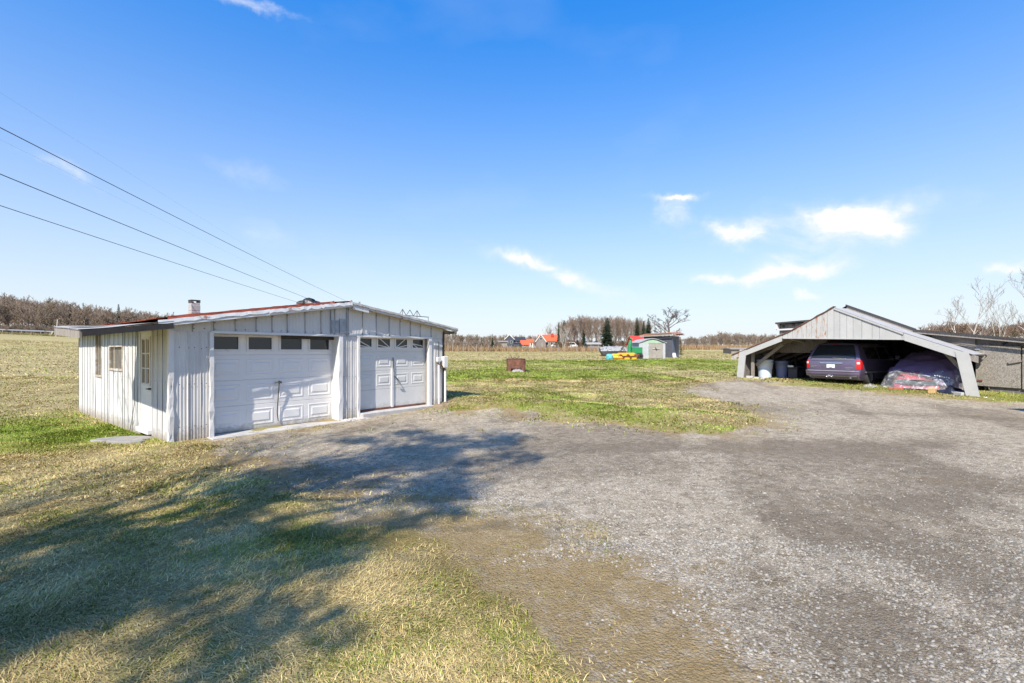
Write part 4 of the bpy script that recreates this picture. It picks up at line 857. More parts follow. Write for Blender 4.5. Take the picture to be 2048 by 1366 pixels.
for s in (-1, 1):
    def tl(u, w, s=s):
        z = .66+.36*w; xo = vhw(z); k = u*.24
        if k < .13: return rear(s*(xo-.13+k-.005), z, .02)
        return (s*(xo+.012), rear(xo, z)[1]+(k-.13)*1.3, z)
    TL = MB().grid(tl, 8, 6); o = TL.obj('tail_light', RED, VAN, True)
    MB().grid(lambda u, w, s=s: rear(s*(vhw(.85+.08*w)-.115+.1*u), .86+.09*w, .03), 3, 3).obj('clear_lens', pm('pale_lens', (.75, .55, .5), .2, .05, bmp=0, coat=.5), o)
patch(lambda u, w: rear((2*u-1)*.12, 1.675+.03*w, .03), 4, 1, 'brake_light', RED, VAN)
def bp(u, w):
    z = .34+.25*w; x = (2*u-1)*1.03; bulge = .07+.035*math.sin(w*3.14)+(.03 if .75 < w else 0); q = abs(2*u-1)
    return (x*(1-.0*q), vro(z)-bulge+.22*max(0, q-.72)**1.6*4, z)
BU = patch(bp, 24, 10, 'rear_bumper', VM, VAN)
patch(lambda u, w: tuple(np.array(bp(.06+.88*u, .86+.13*w))+np.array([0, -.012, .004])), 20, 2, 'bumper_step', BUMP, BU)
patch(lambda u, w: tuple(np.array(bp(.04+.92*u, .02+.2*w))+np.array([0, -.012, -.01])), 20, 2, 'lower_valance', BUMP, BU)
HI = MB().tube([(0, -.02, .36), (0, -.16, .36)], .035, 8).tube([(-.12, -.06, .37), (.12, -.06, .37)], .016, 6).tube([(.0, -.15, .34), (.0, -.15, .42)], .022, 6)
HI.obj('tow_hitch', CHROME, VAN)
for x in (-.09, .09): MB().lathe([(.035, -.006), (.045, 0), (.035, .006), (.028, 0), (.035, -.006)], 12, Matrix.Translation((x, -.09, .345)) @ Matrix.Rotation(R(90), 4, 'X')).obj('chain_loop', CHROME, VAN)
for sx in (-1, 1):
    for y in (1.0, 4.05):
        Mw = Matrix.Translation((sx*.9*VW, y, .33)) @ Matrix.Rotation(R(90), 4, 'Y')
        wl = MB().lathe([(.2, -.11), (.31, -.11), (.335, -.08), (.335, .08), (.31, .11), (.2, .11)], 28, Mw).obj('wheel', TYRE, VAN, True)
        MB().lathe([(.001, -.06), (.06, -.07), (.19, -.09), (.2, -.1), (.2, .1), (.19, .09), (.06, .07), (.001, .06)], 20, Mw).obj('rim', CHROME, wl, True)
    for y0, y1 in ((.75, 1.75), (1.85, 2.65), (2.72, 3.3)):
        patch(lambda u, w, sx=sx: (sx*(vhw(1.07+.48*w)+.008), y0+(y1-y0)*u+.15*w*(y1 > 3), 1.07+.48*w), 6, 5, 'side_window', GLASS, VAN)
    MB().bevbox(sx*1.12-.1, sx*1.12+.1, 3.15, 3.28, 1.02, 1.2, .03).obj('wing_mirror', VM, VAN)
    patch(lambda u, w, sx=sx: (sx*(1.0+.055), .5+2.9*u, .5+.06*w), 8, 1, 'side_moulding', BUMP, VAN)
MB().tube([(.75, .1, .3), (.75, -.03, .3)], .03, 8).obj('exhaust_pipe', CHROME, VAN)

# ------------------------------------------------------------------ covered red car
CC = thing('covered_car', 'low red car under a dark tarpaulin and clear plastic sheet', 'car', cw(6.62, .55, cz(6.6, 1)-.0), CW)
def dome(u, v, W, H, L, y0=0, wr=0, sd=0.0):
    a = math.pi*u; x = -math.cos(a); h = max(0.0, math.sin(a))**.42
    ly = y0+L*v; fr = float(np.interp(v, [0, .04, .1, .2, .4, .8, .92, 1], [.0, .42, .62, .8, 1.0, 1, .72, .45]))
    xw = W*(math.copysign(abs(x)**.72, x))*float(np.interp(v, [0, .08, .2, 1], [.72, .93, 1, 1]))
    w_ = wr*(math.sin(u*41+v*13+sd)*.5+math.sin(u*17-v*29+sd)+.6*math.sin(v*61+u*9))
    return (xw*(1+w_*.4), ly+w_*.3, .06+H*h*fr*(1+w_)+w_*.05)
REDP = pm('faded_red_car_paint', (.4, .05, .06), .3, .15, 3, bmp=0, coat=.6)
CB = MB().grid(lambda u, v: dome(u, v, .86, 1.08, 4.3), 40, 40).obj('car_body', REDP, CC, True)
MB().grid(lambda u, v: (-.62+1.3*u, .035-.10*math.sin(u*3.14)+.03, .2+.18*v), 12, 3).obj('front_grille', pm('dark_green_grille', (.05, .07, .065), .4, .4, 12, bmp=.3), CC)
for s in (-.55, .5): MB().lathe([(.0, -.05), (.13, -.03), (.15, .02)], 14, Matrix.Translation((s, .16, .47)) @ Matrix.Rotation(R(90), 4, 'X') @ Matrix.Diagonal((1.4, .6, 1, 1))).obj('headlamp', GLASS, CC, True)
TARP = pm('dark_violet_tarpaulin', (.16, .105, .19), .42, .25, 3, bmp=.5, bscale=5)
mb = MB(); n1, n2 = 64, 60
P = lambda u, v: dome(u, v, 1.06+.05*math.sin(v*23), 1.2, 4.5, -.02, .028, 2.0)
P = lambda u, v: dome(u, v, 1.06+.05*math.sin(v*23), 1.36, 4.5, -.02, .028, 2.0)
vv = [P(i/n1, j/n2) for j in range(n2+1) for i in range(n1+1)]
fs = [(j*(n1+1)+i, j*(n1+1)+i+1, (j+1)*(n1+1)+i+1, (j+1)*(n1+1)+i) for j in range(n2) for i in range(n1)]
def under(p): x, y, z = p; return z > .52+.16*math.cos((x+.35)*1.7)-.25*max(0, x) or y > 1.0
keep = [f for f in fs if under(tuple(sum(vv[q][k] for q in f)/4 for k in range(3)))]
mb.add(vv, keep); mb.obj('tarpaulin', TARP, CC, True)
def plasticmat():
    m, nt, bs = nodemat('clear_wrinkled_plastic'); bs.inputs['Base Color'].default_value = (.75, .76, .78, 1); bs.inputs['Roughness'].default_value = .16
    nt.links.new(ramp(nt, noise(nt, 5, 6, .65, .8), [(.42, .1), (.55, .2), (.68, .75)]), bs.inputs['Alpha']); bump(nt, bs, noise(nt, 7, 4, .6, 1.2), .8, .04); return m
PL = plasticmat()
MB().grid(lambda u, v: (lambda p: (p[0]*(1.02+.12*(1-min(1, p[2]/.4))), p[1]-.06-.12*max(0, 1-p[2]/.3), p[2]))(dome(u, v*.24, 1.1, 1.1, 4.4, -.08, .05, 5.0)), 70, 22).obj('plastic_sheet', PL, CC, True)
for x, y in ((-.7, .8), (.7, .8), (-.7, 3.3), (.7, 3.3)): MB().lathe([(.1, -.1), (.27, -.1), (.29, 0), (.27, .1), (.1, .1)], 18, Matrix.Translation((x, y, .27)) @ Matrix.Rotation(R(90), 4, 'Y')).obj('wheel', TYRE, CC, True)
mb = MB()
for k in range(7): mb.beam((.62+.055*k, -.09+.03*k, .58-.012*k), (.655+.055*k, -.1+.03*k, .55-.012*k+.03*(k % 2)), .012, .03)
mb.obj('white_print', PLATE, CC)
# clutter in the carport
def put(o, x, y, dz=0, rz=0): p = cw(x, y); o.location = (p.x, p.y, TZ(p.x, p.y)+dz); o.rotation_euler = (0, 0, CW+rz)
def bin_(name, label, mat, r, h, x, y, handles=True):
    B = thing(name, label, 'bin', (0, 0, 0)); put(B, x, y)
    MB().lathe([(.001, .02), (r*.78, .02), (r*.8, 0), (r*.82, .05), (r*.97, h*.86), (r*.97, h*.88), (r*1.04, h*.885), (r*1.05, h*.93), (r*1.0, h*.935), (r*.95, h*.5)], 28).obj('bin_body', mat, B, True)
    MB().lathe([(r*1.06, h*.93), (r*1.08, h*.95), (r*1.06, h*.98), (r*.6, h*1.0), (.001, h*1.01)], 28).obj('bin_lid', mat, B, True)
    for s in (-1, 1): MB().bevbox(s*r*1.04-.03, s*r*1.04+.03, -.08, .08, h*.78, h*.83, .01).obj('handle', mat, B)
PALEB = pm('pale_blue_plastic', (.5, .58, .7), .45, .08, 3, bmp=.05); MIDB = pm('dull_blue_plastic', (.13, .16, .3), .45, .1, 3, bmp=.05); DKP = pm('dark_grey_plastic', (.04, .04, .05), .5, .2, 3, bmp=.1)
bin_('garbage_bin', 'pale blue round garbage bin just inside the carport', PALEB, .35, .92, .52, 1.1); bin_('garbage_bin', 'dull blue garbage bin tucked behind the pale blue bin', MIDB, .3, .86, .98, 1.75)
bin_('garbage_bin', 'dark plastic drum in the gloom between the blue bins and minivan', DKP, .3, .85, 1.9, 2.6); bin_('garbage_bin', 'squat dark tub on the carport floor near the blue bins', DKP, .33, .6, 1.35, 2.5)
o = MB().bevbox(-.2, .2, -.15, .15, 0, .5, .02).bevbox(-.22, .22, -.17, .17, .5, .56, .015).obj('storage_tote', DKP); put(o, 1.5, 1.8, 0, .3); tag(o, 'small dark storage tote standing left of the minivan', 'storage tote')
o = MB().bevbox(-.13, .13, -.02, .02, 0, .08, .01).obj('white_bracket', PLATE); put(o, 1.48, 1.6, .57, .1); tag(o, 'small white label board on the dark tote', 'label board')
BRICK = pm('red_brick', (.4, .12, .075), .9, .2, 9, bmp=.5); YBL = pm('yellow_timber_block', (.5, .33, .14), .8, .15, 9, bmp=.3)
def brick(x, y, l, w, h, mat, name, label, cat, rz=0, dz=0):
    o = MB().bevbox(-l/2, l/2, -w/2, w/2, 0, h, .01).obj(name, mat); put(o, x, y, dz, rz); tag(o, label, cat); return o
brick(6.2, .18, .42, .15, .1, BRICK, 'brick_stack', 'red brick slab wedged under the covered car', 'brick', .1)
brick(7.35, -.06, .2, .18, .2, YBL, 'timber_block', 'yellow timber block in front of the covered car', 'timber block', .05)
brick(.38, .1, .3, .16, .14, CONC, 'concrete_block', 'pale concrete block tipped against the carport post by the bins', 'concrete block', .5, .0)
brick(.75, .0, .22, .2, .11, CONC, 'rubble_stone', 'flat pale rubble stone by the blue bins', 'stone', .9); brick(1.05, .1, .18, .13, .08, CONC, 'rubble_stone', 'small rubble stone on the grass edge in front of the blue bins', 'stone', .2)
brick(8.0, .1, .42, .2, .12, CONC, 'concrete_block', 'grey concrete slab leaning by the far carport post', 'concrete block', -.5)
o = tarp_lump(9, .3).obj('tarp_heap', pm('navy_tarp', (.02, .022, .04), .45, .3, 6, bmp=.5)); put(o, 7.75, .35); tag(o, 'crumpled navy tarp heap beside the covered car', 'tarp')
o = tarp_lump(6, .22).obj('plastic_heap', PL); put(o, 5.35, .2, -.02); tag(o, 'crumpled clear plastic between the minivan and covered car', 'plastic')
o = tarp_lump(2, .11).obj('white_sack', PLATE); put(o, 8.72, -.02, -.04, .3); tag(o, 'white plastic sack lying beyond the carport post', 'sack')

# ------------------------------------------------------------------ trees
def arr_tube(p, q, r0, r1, n=3):
    p, q = np.array(p), np.array(q); d = q-p; d = d/(np.linalg.norm(d)+1e-9)
    a = np.cross(d, [0, 0, 1.0] if abs(d[2]) < .9 else [1.0, 0, 0]); a /= np.linalg.norm(a); b = np.cross(a, d)
    c = np.array([(math.cos(6.2832*k/n), math.sin(6.2832*k/n)) for k in range(n)])
    return np.concatenate([p+r0*(c[:, :1]*a+c[:, 1:]*b), q+r1*(c[:, :1]*a+c[:, 1:]*b)])
def bare_tree(seed, H, spread=.5, levels=4, nb=(5, 4, 4, 3), up=.35, r0=.018, twig=.02, stems=1, start=.3, droop=0, rnd=False):
    rg = np.random.default_rng(seed); seg = [[], []]          # [trunk+limbs], [twigs]
    def grow(p, d, L, r, lv):
        n = 4 if lv == 0 else 3; pts = [p]; dirs = [d]
        for i in range(n):
            d = d+rg.normal(0, .1 if lv == 0 else .17, 3)+np.array([0, 0, up*.25 if lv else .05])-np.array([0, 0, droop*.1*lv]); d /= np.linalg.norm(d)
            p2 = p+d*L/n; ra, rb = r*(1-.75*i/n), r*(1-.75*(i+1)/n)
            seg[0 if lv < 2 else 1].append((p, p2, max(ra, twig), max(rb, twig*.8), 5 if lv == 0 else (4 if lv == 1 else 3))); p = p2; pts.append(p); dirs.append(d)
        if lv >= levels: return
        k = nb[min(lv, len(nb)-1)]
        for q in range(k):
            t = start+(1-start)*(q+rg.random())/k if lv == 0 else .25+.75*(q+rg.random())/k
            f = t*n; i = min(int(f), n-1); bp_ = pts[i]+(pts[i+1]-pts[i])*(f-i); dd = dirs[i+1]
            az_ = rg.uniform(0, 6.283); s_ = rg.uniform(.6, 1.2)*spread*(1.5-.6*t if lv == 0 else 1.2)
            side = np.array([math.cos(az_), math.sin(az_), 0]); nd = dd*(1-.35*s_)+side*s_+np.array([0, 0, up*.5]); nd /= np.linalg.norm(nd)
            grow(bp_, nd, L*rg.uniform(.42, .62)*(1.15-.45*t), r*(1-.7*t)*.62, lv+1) if not rnd or lv else grow(bp_, nd, L*rg.uniform(.34, .5)*(.6+.5*math.sin(math.pi*t*.8)), r*(1-.6*t)*.6, lv+1)
    for k in range(stems):
        a = rg.uniform(0, 6.28); ld = np.array([math.cos(a)*.16*(stems > 1), math.sin(a)*.16*(stems > 1), 1.0]); ld /= np.linalg.norm(ld)
        grow(np.array([.12*math.cos(a)*(stems > 1), .12*math.sin(a)*(stems > 1), -.15]), ld, H*(.72 if stems == 1 else rg.uniform(.5, .72)), H*r0, 0)
    out = []
    for S in seg:
        V_ = []; T_ = []; o_ = 0
        for p, q, a, b, n in S:
            V_.append(arr_tube(p, q, a, b, n)); k = np.arange(n); T_.append(np.stack([k, (k+1) % n, n+(k+1) % n, n+k], 1)+o_); o_ += 2*n
        out.append((np.concatenate(V_), np.concatenate(T_)))
    return out
def conifer(seed, H, R0, n=26, droop=.25, dens=1.0, base=.06, ln=.5):
    """trunk array and needle-spray array"""
    rg = np.random.default_rng(seed); V_ = []; T_ = []; o_ = 0
    tr = arr_tube((0, 0, -.2), (0, 0, H*.97), H*.016, .02, 6)
    k6 = np.arange(6); trT = np.stack([k6, (k6+1) % 6, 6+(k6+1) % 6, 6+k6], 1)
    for i in range(n):
        t = (i+.5)/n; z = H*(base+(1-base)*t); rad = R0*(1-t)**.85*rg.uniform(.75, 1.12)+.08; m = max(4, int((9-4*t)*dens))
        for q in range(m):
            a = 6.283*(q+rg.random())/m; L = rad*rg.uniform(.65, 1.12); ds = -droop*L+.06
            ns = max(3, int(L/.22))
            for sgm in range(ns):
                f = (sgm+.6)/ns; c = np.array([math.cos(a)*L*f, math.sin(a)*L*f, z+ds*f+.1*L*f*f])
                w = ln*(1.1-.7*f)*(.5+.5*min(1, L))
                for s_ in range(7):
                    a2 = a+rg.uniform(-1.3, 1.3); e = np.array([math.cos(a2), math.sin(a2), rg.uniform(-.7, .25)])*w*rg.uniform(.5, 1)
                    sd = np.cross(e, rg.normal(0, 1, 3)); sd = sd/(np.linalg.norm(sd)+1e-6)*w*.45
                    V_ += [c-sd*.5, c+sd*.5, c+e]; T_.append((o_, o_+1, o_+2)); o_ += 3
    for q in range(14): 
        e = np.array([rg.normal(0, .12), rg.normal(0, .12), rg.uniform(.1, .4)]); c = np.array([0, 0, H*rg.uniform(.9, .98)]); sd = np.array([.06, .03, 0]); V_ += [c-sd, c+sd, c+e]; T_.append((o_, o_+1, o_+2)); o_ += 3
    return (tr, trT), (np.array(V_), np.array(T_))
def tree_meshes(data, m1, m2, nm):
    return np_mesh(nm+'_trunk', data[0][0], data[0][1], m1), np_mesh(nm+'_crown', data[1][0], data[1][1], m2)
def put_tree(name, meshes, label, cat, x, y, sc=1, rz=0, group=None, z=None, szx=1):
    t = thing(name, label, cat, (x, y, (TZ(x, y) if z is None else z)-.05), rz, group); t.scale = (sc*szx, sc*szx, sc)
    link('trunk', meshes[0], t); link('crown', meshes[1], t); return t
def wood(name, label, protos, spots, mat, kind='stuff'):
    """many bare trees that read as one mass"""
    V_ = []; T_ = []; o_ = 0
    for x, y, sc, rz, k, zz_ in spots:
        for v_, t_ in protos[k % len(protos)]:
            c, s_ = math.cos(rz), math.sin(rz); p = v_*sc; q = np.stack([p[:, 0]*c-p[:, 1]*s_+x, p[:, 0]*s_+p[:, 1]*c+y, p[:, 2]+zz_], 1)
            tt = t_ if t_.shape[1] == 4 else np.concatenate([t_, t_[:, 2:]], 1)
            V_.append(q); T_.append(tt+o_); o_ += len(q)
    o = link(name, np_mesh(name, np.concatenate(V_), np.concatenate(T_), mat)); tag(o, label, 'woodland', kind=kind); return o
rgn = random.Random(77)
FAR = [bare_tree(100+i, 10, .6, 3, (12, 7, 5), .3, .016, .04, 1, .22, 0, True) for i in range(5)]
SHRUB = [bare_tree(150+i, 4, .6, 3, (6, 5, 4), .3, .014, .03, 4, .15) for i in range(3)]
def spots_line(px0, px1, n, Y0, Y1, top, protos_h, k0=0, kn=5, jit=.18):
    out = []
    for i in range(n):
        px = px0+(px1-px0)*(i+rgn.random())/n; Y = rgn.uniform(Y0, Y1); x = (px-1024)/F*Y; zg = TZ(x, Y)
        h = CAMH+(HZ-top(px))/F*Y-zg; out.append((x, Y, max(.15, h*rgn.uniform(1-jit, 1.03)/protos_h), rgn.uniform(0, 6.28), k0+rgn.randrange(kn), zg-.1))
    return out
# hillside wood on the left
topL = lambda px: float(np.interp(px, [-200, 0, 60, 160, 300, 420, 700], [592, 596, 602, 615, 630, 640, 668]))
wood('hillside_wood', 'brown leafless wood along the hillside beyond the left field', FAR, spots_line(-170, 420, 200, 112, 160, topL, 9.0), TWIG)
wood('roadside_scrub', 'low leafless scrub at the foot of the hillside wood', SHRUB, spots_line(-170, 330, 150, 109, 122, lambda p: 646, 4), TWIG)
# distant woods
wood('distant_wood', 'faint brown wood far behind the dark house', FAR, spots_line(800, 1130, 120, 260, 320, lambda p: float(np.interp(p, [800, 880, 960, 1100, 1130], [664, 666, 670, 672, 655])), 9.6), TWIG)
wood('field_edge_wood', 'low leafless wood along the field edge beside the dark shed', FAR, spots_line(1345, 1600, 110, 170, 230, lambda p: float(np.interp(p, [1345, 1400, 1440, 1480, 1600], [672, 674, 664, 668, 672])), 9.6), TWIG)
wood('reddish_wood', 'reddish brown leafless wood rising beyond the barn', FAR, spots_line(1790, 2300, 120, 75, 110, lambda p: float(np.interp(p, [1790, 1830, 1880, 2050, 2300], [668, 658, 648, 645, 645])), 9.6), TWIGR)
wood('bank_scrub', 'leafless scrub in front of the distant wood behind the fence', SHRUB, spots_line(880, 1010, 26, 110, 150, lambda p: 678, 4), TWIG)
# middle wood: single trees
MT = [tree_meshes(bare_tree(200+i, 12, .42, 3, (12, 6, 4), .4, .013, .03, 1, .3, 0, True), (BARK, BIRCH)[i % 2], (TWIG, TWIGR, TWIG)[i % 3], 'wood_tree') for i in range(5)]
def wood_label(px, k):
    w = ('dark trunked', 'pale trunked', 'grey trunked', 'pale forked', 'stout dark')[k]
    for lim_, pl in ((1128, 'behind the red roofed house'), (1155, 'behind the low orange roofed building'), (1180, 'left of the small grey hut'), (1205, 'behind the small grey hut'), (1232, 'behind the large spruce'), (1255, 'between the large spruce and the red barn'), (1275, 'behind the snow blower chute'), (1400, 'above the red barn roof')):
        if px < lim_: return f'{w} leafless wood tree {pl}'
for i in range(62):
    px = 1118+(1300-1118)*(i+rgn.random())/62; Y = rgn.uniform(165, 205); x = (px-1024)/F*Y; zg = TZ(x, Y); k = i % 5
    top = float(np.interp(px, [1110, 1140, 1175, 1240, 1290, 1300], [652, 638, 634, 637, 642, 650]))+rgn.uniform(-1, 5)
    put_tree('wood_tree', MT[k], wood_label(px, k), 'tree', x, Y, (CAMH+(HZ-top)/F*Y-zg)/11.6, rgn.uniform(0, 6.28), 'leafless trees of the middle wood', zg-.1)
wood('wood_understorey', 'leafless brushwood filling the foot of the middle wood', SHRUB, spots_line(1110, 1345, 60, 160, 200, lambda p: 676, 4), TWIGR)
# special trees
LT = tree_meshes(bare_tree(311, 9, .75, 4, (12, 6, 4, 2), .35, .022, .022, 1, .1, 0, True), BARK, DTWIG, 'lone_tree')
x, Y = (1336-1024)/F*72, 72; put_tree('lone_tree', LT, 'spreading dark leafless tree behind the dark shed', 'tree', x, Y, (CAMH+(HZ-622)/F*Y-TZ(x, Y))/7.6, .6, szx=1.35)
BT = tree_meshes(bare_tree(321, 9, .7, 3, (8, 5, 3), .5, .014, .03, 3, .25), BIRCH, BIRCH, 'pale_tree')
x, Y = (1103-1024)/F*205, 205; put_tree('pale_bare_tree', BT, 'pale wide leafless tree rising behind the red roofed house', 'tree', x, Y, (CAMH+(HZ-645)/F*Y-TZ(x, Y))/8, .2)
x, Y = (1127-1024)/F*150, 150; put_tree('pale_bare_tree', BT, 'slender pale birch in front of the wood edge', 'tree', x, Y, (CAMH+(HZ-650)/F*Y-TZ(x, Y))/8, 2.0, szx=.55)
BR = [tree_meshes(bare_tree(330+i, 7, .62, 4, (6, 5, 3, 2), .4, .011, .006, 2, .2), BIRCH, TWIG, 'birch') for i in range(3)]
for k, (px, top, Y, lab, sx) in enumerate(((1928, 566, 36, 'broad many stemmed birch behind the barn roof', .95), (2008, 552, 34, 'tall slim birch behind the lean-to roof', .6), (2075, 520, 33, 'birch with long limbs at the far end of the lean-to', 1.0))):
    x = (px-1024)/F*Y; put_tree('birch_tree', BR[k], lab, 'tree', x, Y, (CAMH+(HZ-top)/F*Y-TZ(x, Y))/6.0, k*1.3, szx=sx)
PRO = wood('birch_saplings', 'thin pale saplings and brush between the birches', SHRUB, spots_line(1860, 2150, 6, 36, 48, lambda p: 655, 4), BIRCH)
SPR = [conifer(400, 10, 2.3, n=34, ln=.6), conifer(401, 10, 2.0, n=34, droop=.15, ln=.6), conifer(402, 10, 2.6, n=18, dens=.7)]
SPM = [tree_meshes(d_, BARK, NEEDLE if i < 2 else NEEDLE2, 'spruce') for i, d_ in enumerate(SPR)]
def con(px, top, Y, k, lab, name='spruce_tree', szx=1, grp=None, base=None):
    x = (px-1024)/F*Y; zg = TZ(x, Y); put_tree(name, SPM[k], lab, 'tree', x, Y, (CAMH+(HZ-top)/F*Y-zg)/9.8, px*.7, grp, zg, szx)
con(1214, 636, 120, 0, 'large dark spruce beside the small grey hut', szx=1.55)
con(1128, 641, 170, 1, 'narrow spruce top rising behind the red roofed house', szx=.9); con(1117, 646, 172, 1, 'shorter spruce behind the red roofed house chimney', szx=.55)
con(1274, 636, 150, 1, 'slim dark spruce above the red barn roof', szx=1.0); con(1297, 637, 145, 0, 'dark spruce next to the lone leafless tree', szx=1.1); con(1287, 643, 148, 1, 'smaller spruce between two dark spruces', szx=1.0); con(1168, 644, 175, 1, 'faint spruce top among the leafless wood', szx=.6)
con(985, 673, 105, 0, 'small cone shaped spruce behind the wire fence', szx=.95)
con(1362, 678, 66, 2, 'small olive evergreen beside the dark shed', 'evergreen_shrub', 1.2)
for px, top, lab in ((953, 669, 'rounded olive evergreen behind the fence'), (963, 674, 'low olive evergreen touching the rounded one'), (917, 683, 'tiny dark evergreen close to the garage corner'), (1040, 678, 'bright olive evergreen in front of the dark blue house')): con(px, top, 112, 2, lab, 'evergreen_shrub', 1.3)
for px, top, Y, k, lab, sx in ((98, 597, 125, 2, 'dark pine topping the hillside wood', .9), (140, 608, 126, 1, 'small spruce top on the hillside wood', .7), (168, 610, 126, 2, 'flat pine top on the hillside wood', .8), (237, 609, 122, 0, 'dark spruce standing out of the hillside wood', .7), (252, 614, 128, 1, 'thin spruce spire on the hillside wood', .4), (312, 622, 126, 2, 'pine crown near the chimney', .8), (347, 624, 128, 2, 'small pine crown left of the chimney', .8)): con(px, top, Y, k, lab, 'pine_tree' if k == 2 else 'spruce_tree', sx)
for k, px in enumerate((1985, 2030, 1880)): con(px, 655, 55, 2, ['olive evergreen behind the slim birch', 'olive evergreen behind the lean-to end', 'olive evergreen behind the broad birch'][k], 'evergreen_shrub', 1.5)

# pine behind the camera that shades the lawn
def pine(seed, H, R0, n):
    rg = np.random.default_rng(seed); V_ = []; T_ = []; o_ = 0; lim = []
    for i in range(n):
        t = rg.random(); z = H*(.4+.56*t); rad = R0*(1-.35*abs(t-.5))*rg.uniform(.1, 1.0)**.6; a = rg.uniform(0, 6.283)
        c = np.array([rad*math.cos(a), rad*math.sin(a), z]); lim.append(c); cr = rg.uniform(.16, .5)
        for q in range(int(820*cr*cr)+26):
            d = rg.normal(0, 1, 3); d /= np.linalg.norm(d); p = c+d*np.array([cr*1.25, cr*1.25, cr*.3])*rg.random()**.4
            e = rg.normal(0, 1, 3); e /= np.linalg.norm(e); e *= rg.uniform(.14, .26); sd = np.cross(e, rg.normal(0, 1, 3)); sd = sd/np.linalg.norm(sd)*.035
            V_ += [p-sd, p+sd, p+e]; T_.append((o_, o_+1, o_+2)); o_ += 3
    tv = [arr_tube((0, 0, -.3), (0, 0, H*.97), H*.02, .04, 8)]; k8 = np.arange(8); tt = [np.stack([k8, (k8+1) % 8, 8+(k8+1) % 8, 8+k8], 1)]; oo = 16
    k4 = np.arange(4)
    for c in lim: tv.append(arr_tube((0, 0, max(H*.3, c[2]-.9)), c, .05, .015, 4)); tt.append(np.stack([k4, (k4+1) % 4, 4+(k4+1) % 4, 4+k4], 1)+oo); oo += 8
    return (np.concatenate(tv), np.concatenate(tt)), (np.array(V_), np.array(T_))
PN = tree_meshes(pine(507, 14.2, 2.35, 84), BARK, NEEDLE2, 'white_pine')
_bt = bare_tree(511, 14.2, .5, 4, (16, 6, 4, 3), .25, .014, .008, 1, .38, 0, True)
PT = put_tree('white_pine', PN, 'tall white pine standing on the lawn behind the viewpoint', 'tree', -5.75, -3.9, 1, 0)
link('branches', np_mesh('pine_branches', *_bt[0], BARK), PT); link('twigs', np_mesh('pine_twigs', *_bt[1], BARK), PT)

# ------------------------------------------------------------------ fence, brush, far field things
FN = thing('wire_fence', 'long grey post and wire fence along the back of the field', 'fence', (0, 0, 0))
def fpt(px, Y=95): x = (px-1024)/F*Y; return x, Y, TZ(x, Y)
pm1 = MB().beam((0, 0, -.3), (0, 0, 1.35), .11, .11, up=(0, 1, 0)).mesh('post', OLDWOOD)
px = 800; tops = []
while px < 1270:
    x, Y, z = fpt(px, 95+2*math.sin(px*.02)); p = link('post', pm1, FN); p.location = (x, Y, z); p.rotation_euler = (rgn.uniform(-.05, .05), rgn.uniform(-.06, .06), rgn.random()); p.scale.z = rgn.uniform(.8, 1.2); tops.append((x, Y, z)); px += rgn.choice([9, 11, 13, 15])
for h in (.35, .75, 1.1):
    MB().tube([(a, b, c+h) for a, b, c in tops], .014, 3).obj('wire', IRON, FN)
for px in (944, 1018): x, Y, z = fpt(px); MB().beam((x, Y, z+1.1), (x+.9, Y, z), .09, .09).obj('brace', OLDWOOD, FN)
def brush(n, px0, px1, Y0, Y1, h, seed, cols, wd):
    g = np.random.default_rng(seed); Y = g.uniform(Y0, Y1, n); X = (g.uniform(px0, px1, n)-1024)/F*Y; Z = terr(X, Y); H_ = h*g.uniform(.3, 1.15, n)*(.4+1.1*fbm(X*.25, Y*.25, seed, 3))
    a = g.uniform(0, 6.28, n); ln = g.normal(0, .25, (n, 2))*H_[:, None]
    b = np.stack([X, Y, Z-.05], 1); s_ = np.stack([np.cos(a)*wd, np.sin(a)*wd, 0*a], 1); t = b+np.stack([ln[:, 0], ln[:, 1], H_], 1)
    VV = np.stack([b-s_, b+s_, t], 1).reshape(-1, 3); i0 = np.arange(n)*3; C = np.array(cols)[g.integers(0, len(cols), n)]*g.uniform(.6, 1.2, (n, 1))
    return VV, np.stack([i0, i0+1, i0+2], 1), np.repeat(C, 3, 0)
BC = [(.36, .2, .085), (.4, .28, .14), (.26, .17, .09), (.45, .34, .2), (.2, .13, .08)]
v_, t_, c_ = brush(26000, 790, 1270, 95.5, 112, 1.1, 5, BC, .045)
tag(link('dry_brush', np_mesh('dry_brush', v_, t_, GRASSM, c_)), 'rust brown dry weeds growing along the wire fence', 'brush', kind='stuff')
v_, t_, c_ = brush(16000, 1300, 1620, 150, 175, 1.7, 6, BC, .08)
tag(link('dry_brush', np_mesh('dry_brush', v_, t_, GRASSM, c_)), 'dry weeds at the foot of the field edge wood', 'brush', kind='stuff')
v_, t_, c_ = brush(14000, -120, 330, 100, 112, .5, 8, [(.16, .18, .05), (.35, .28, .13), (.22, .18, .09)], .05)
tag(link('dry_brush', np_mesh('dry_brush', v_, t_, GRASSM, c_)), 'short verge weeds below the hillside wood', 'brush', kind='stuff')
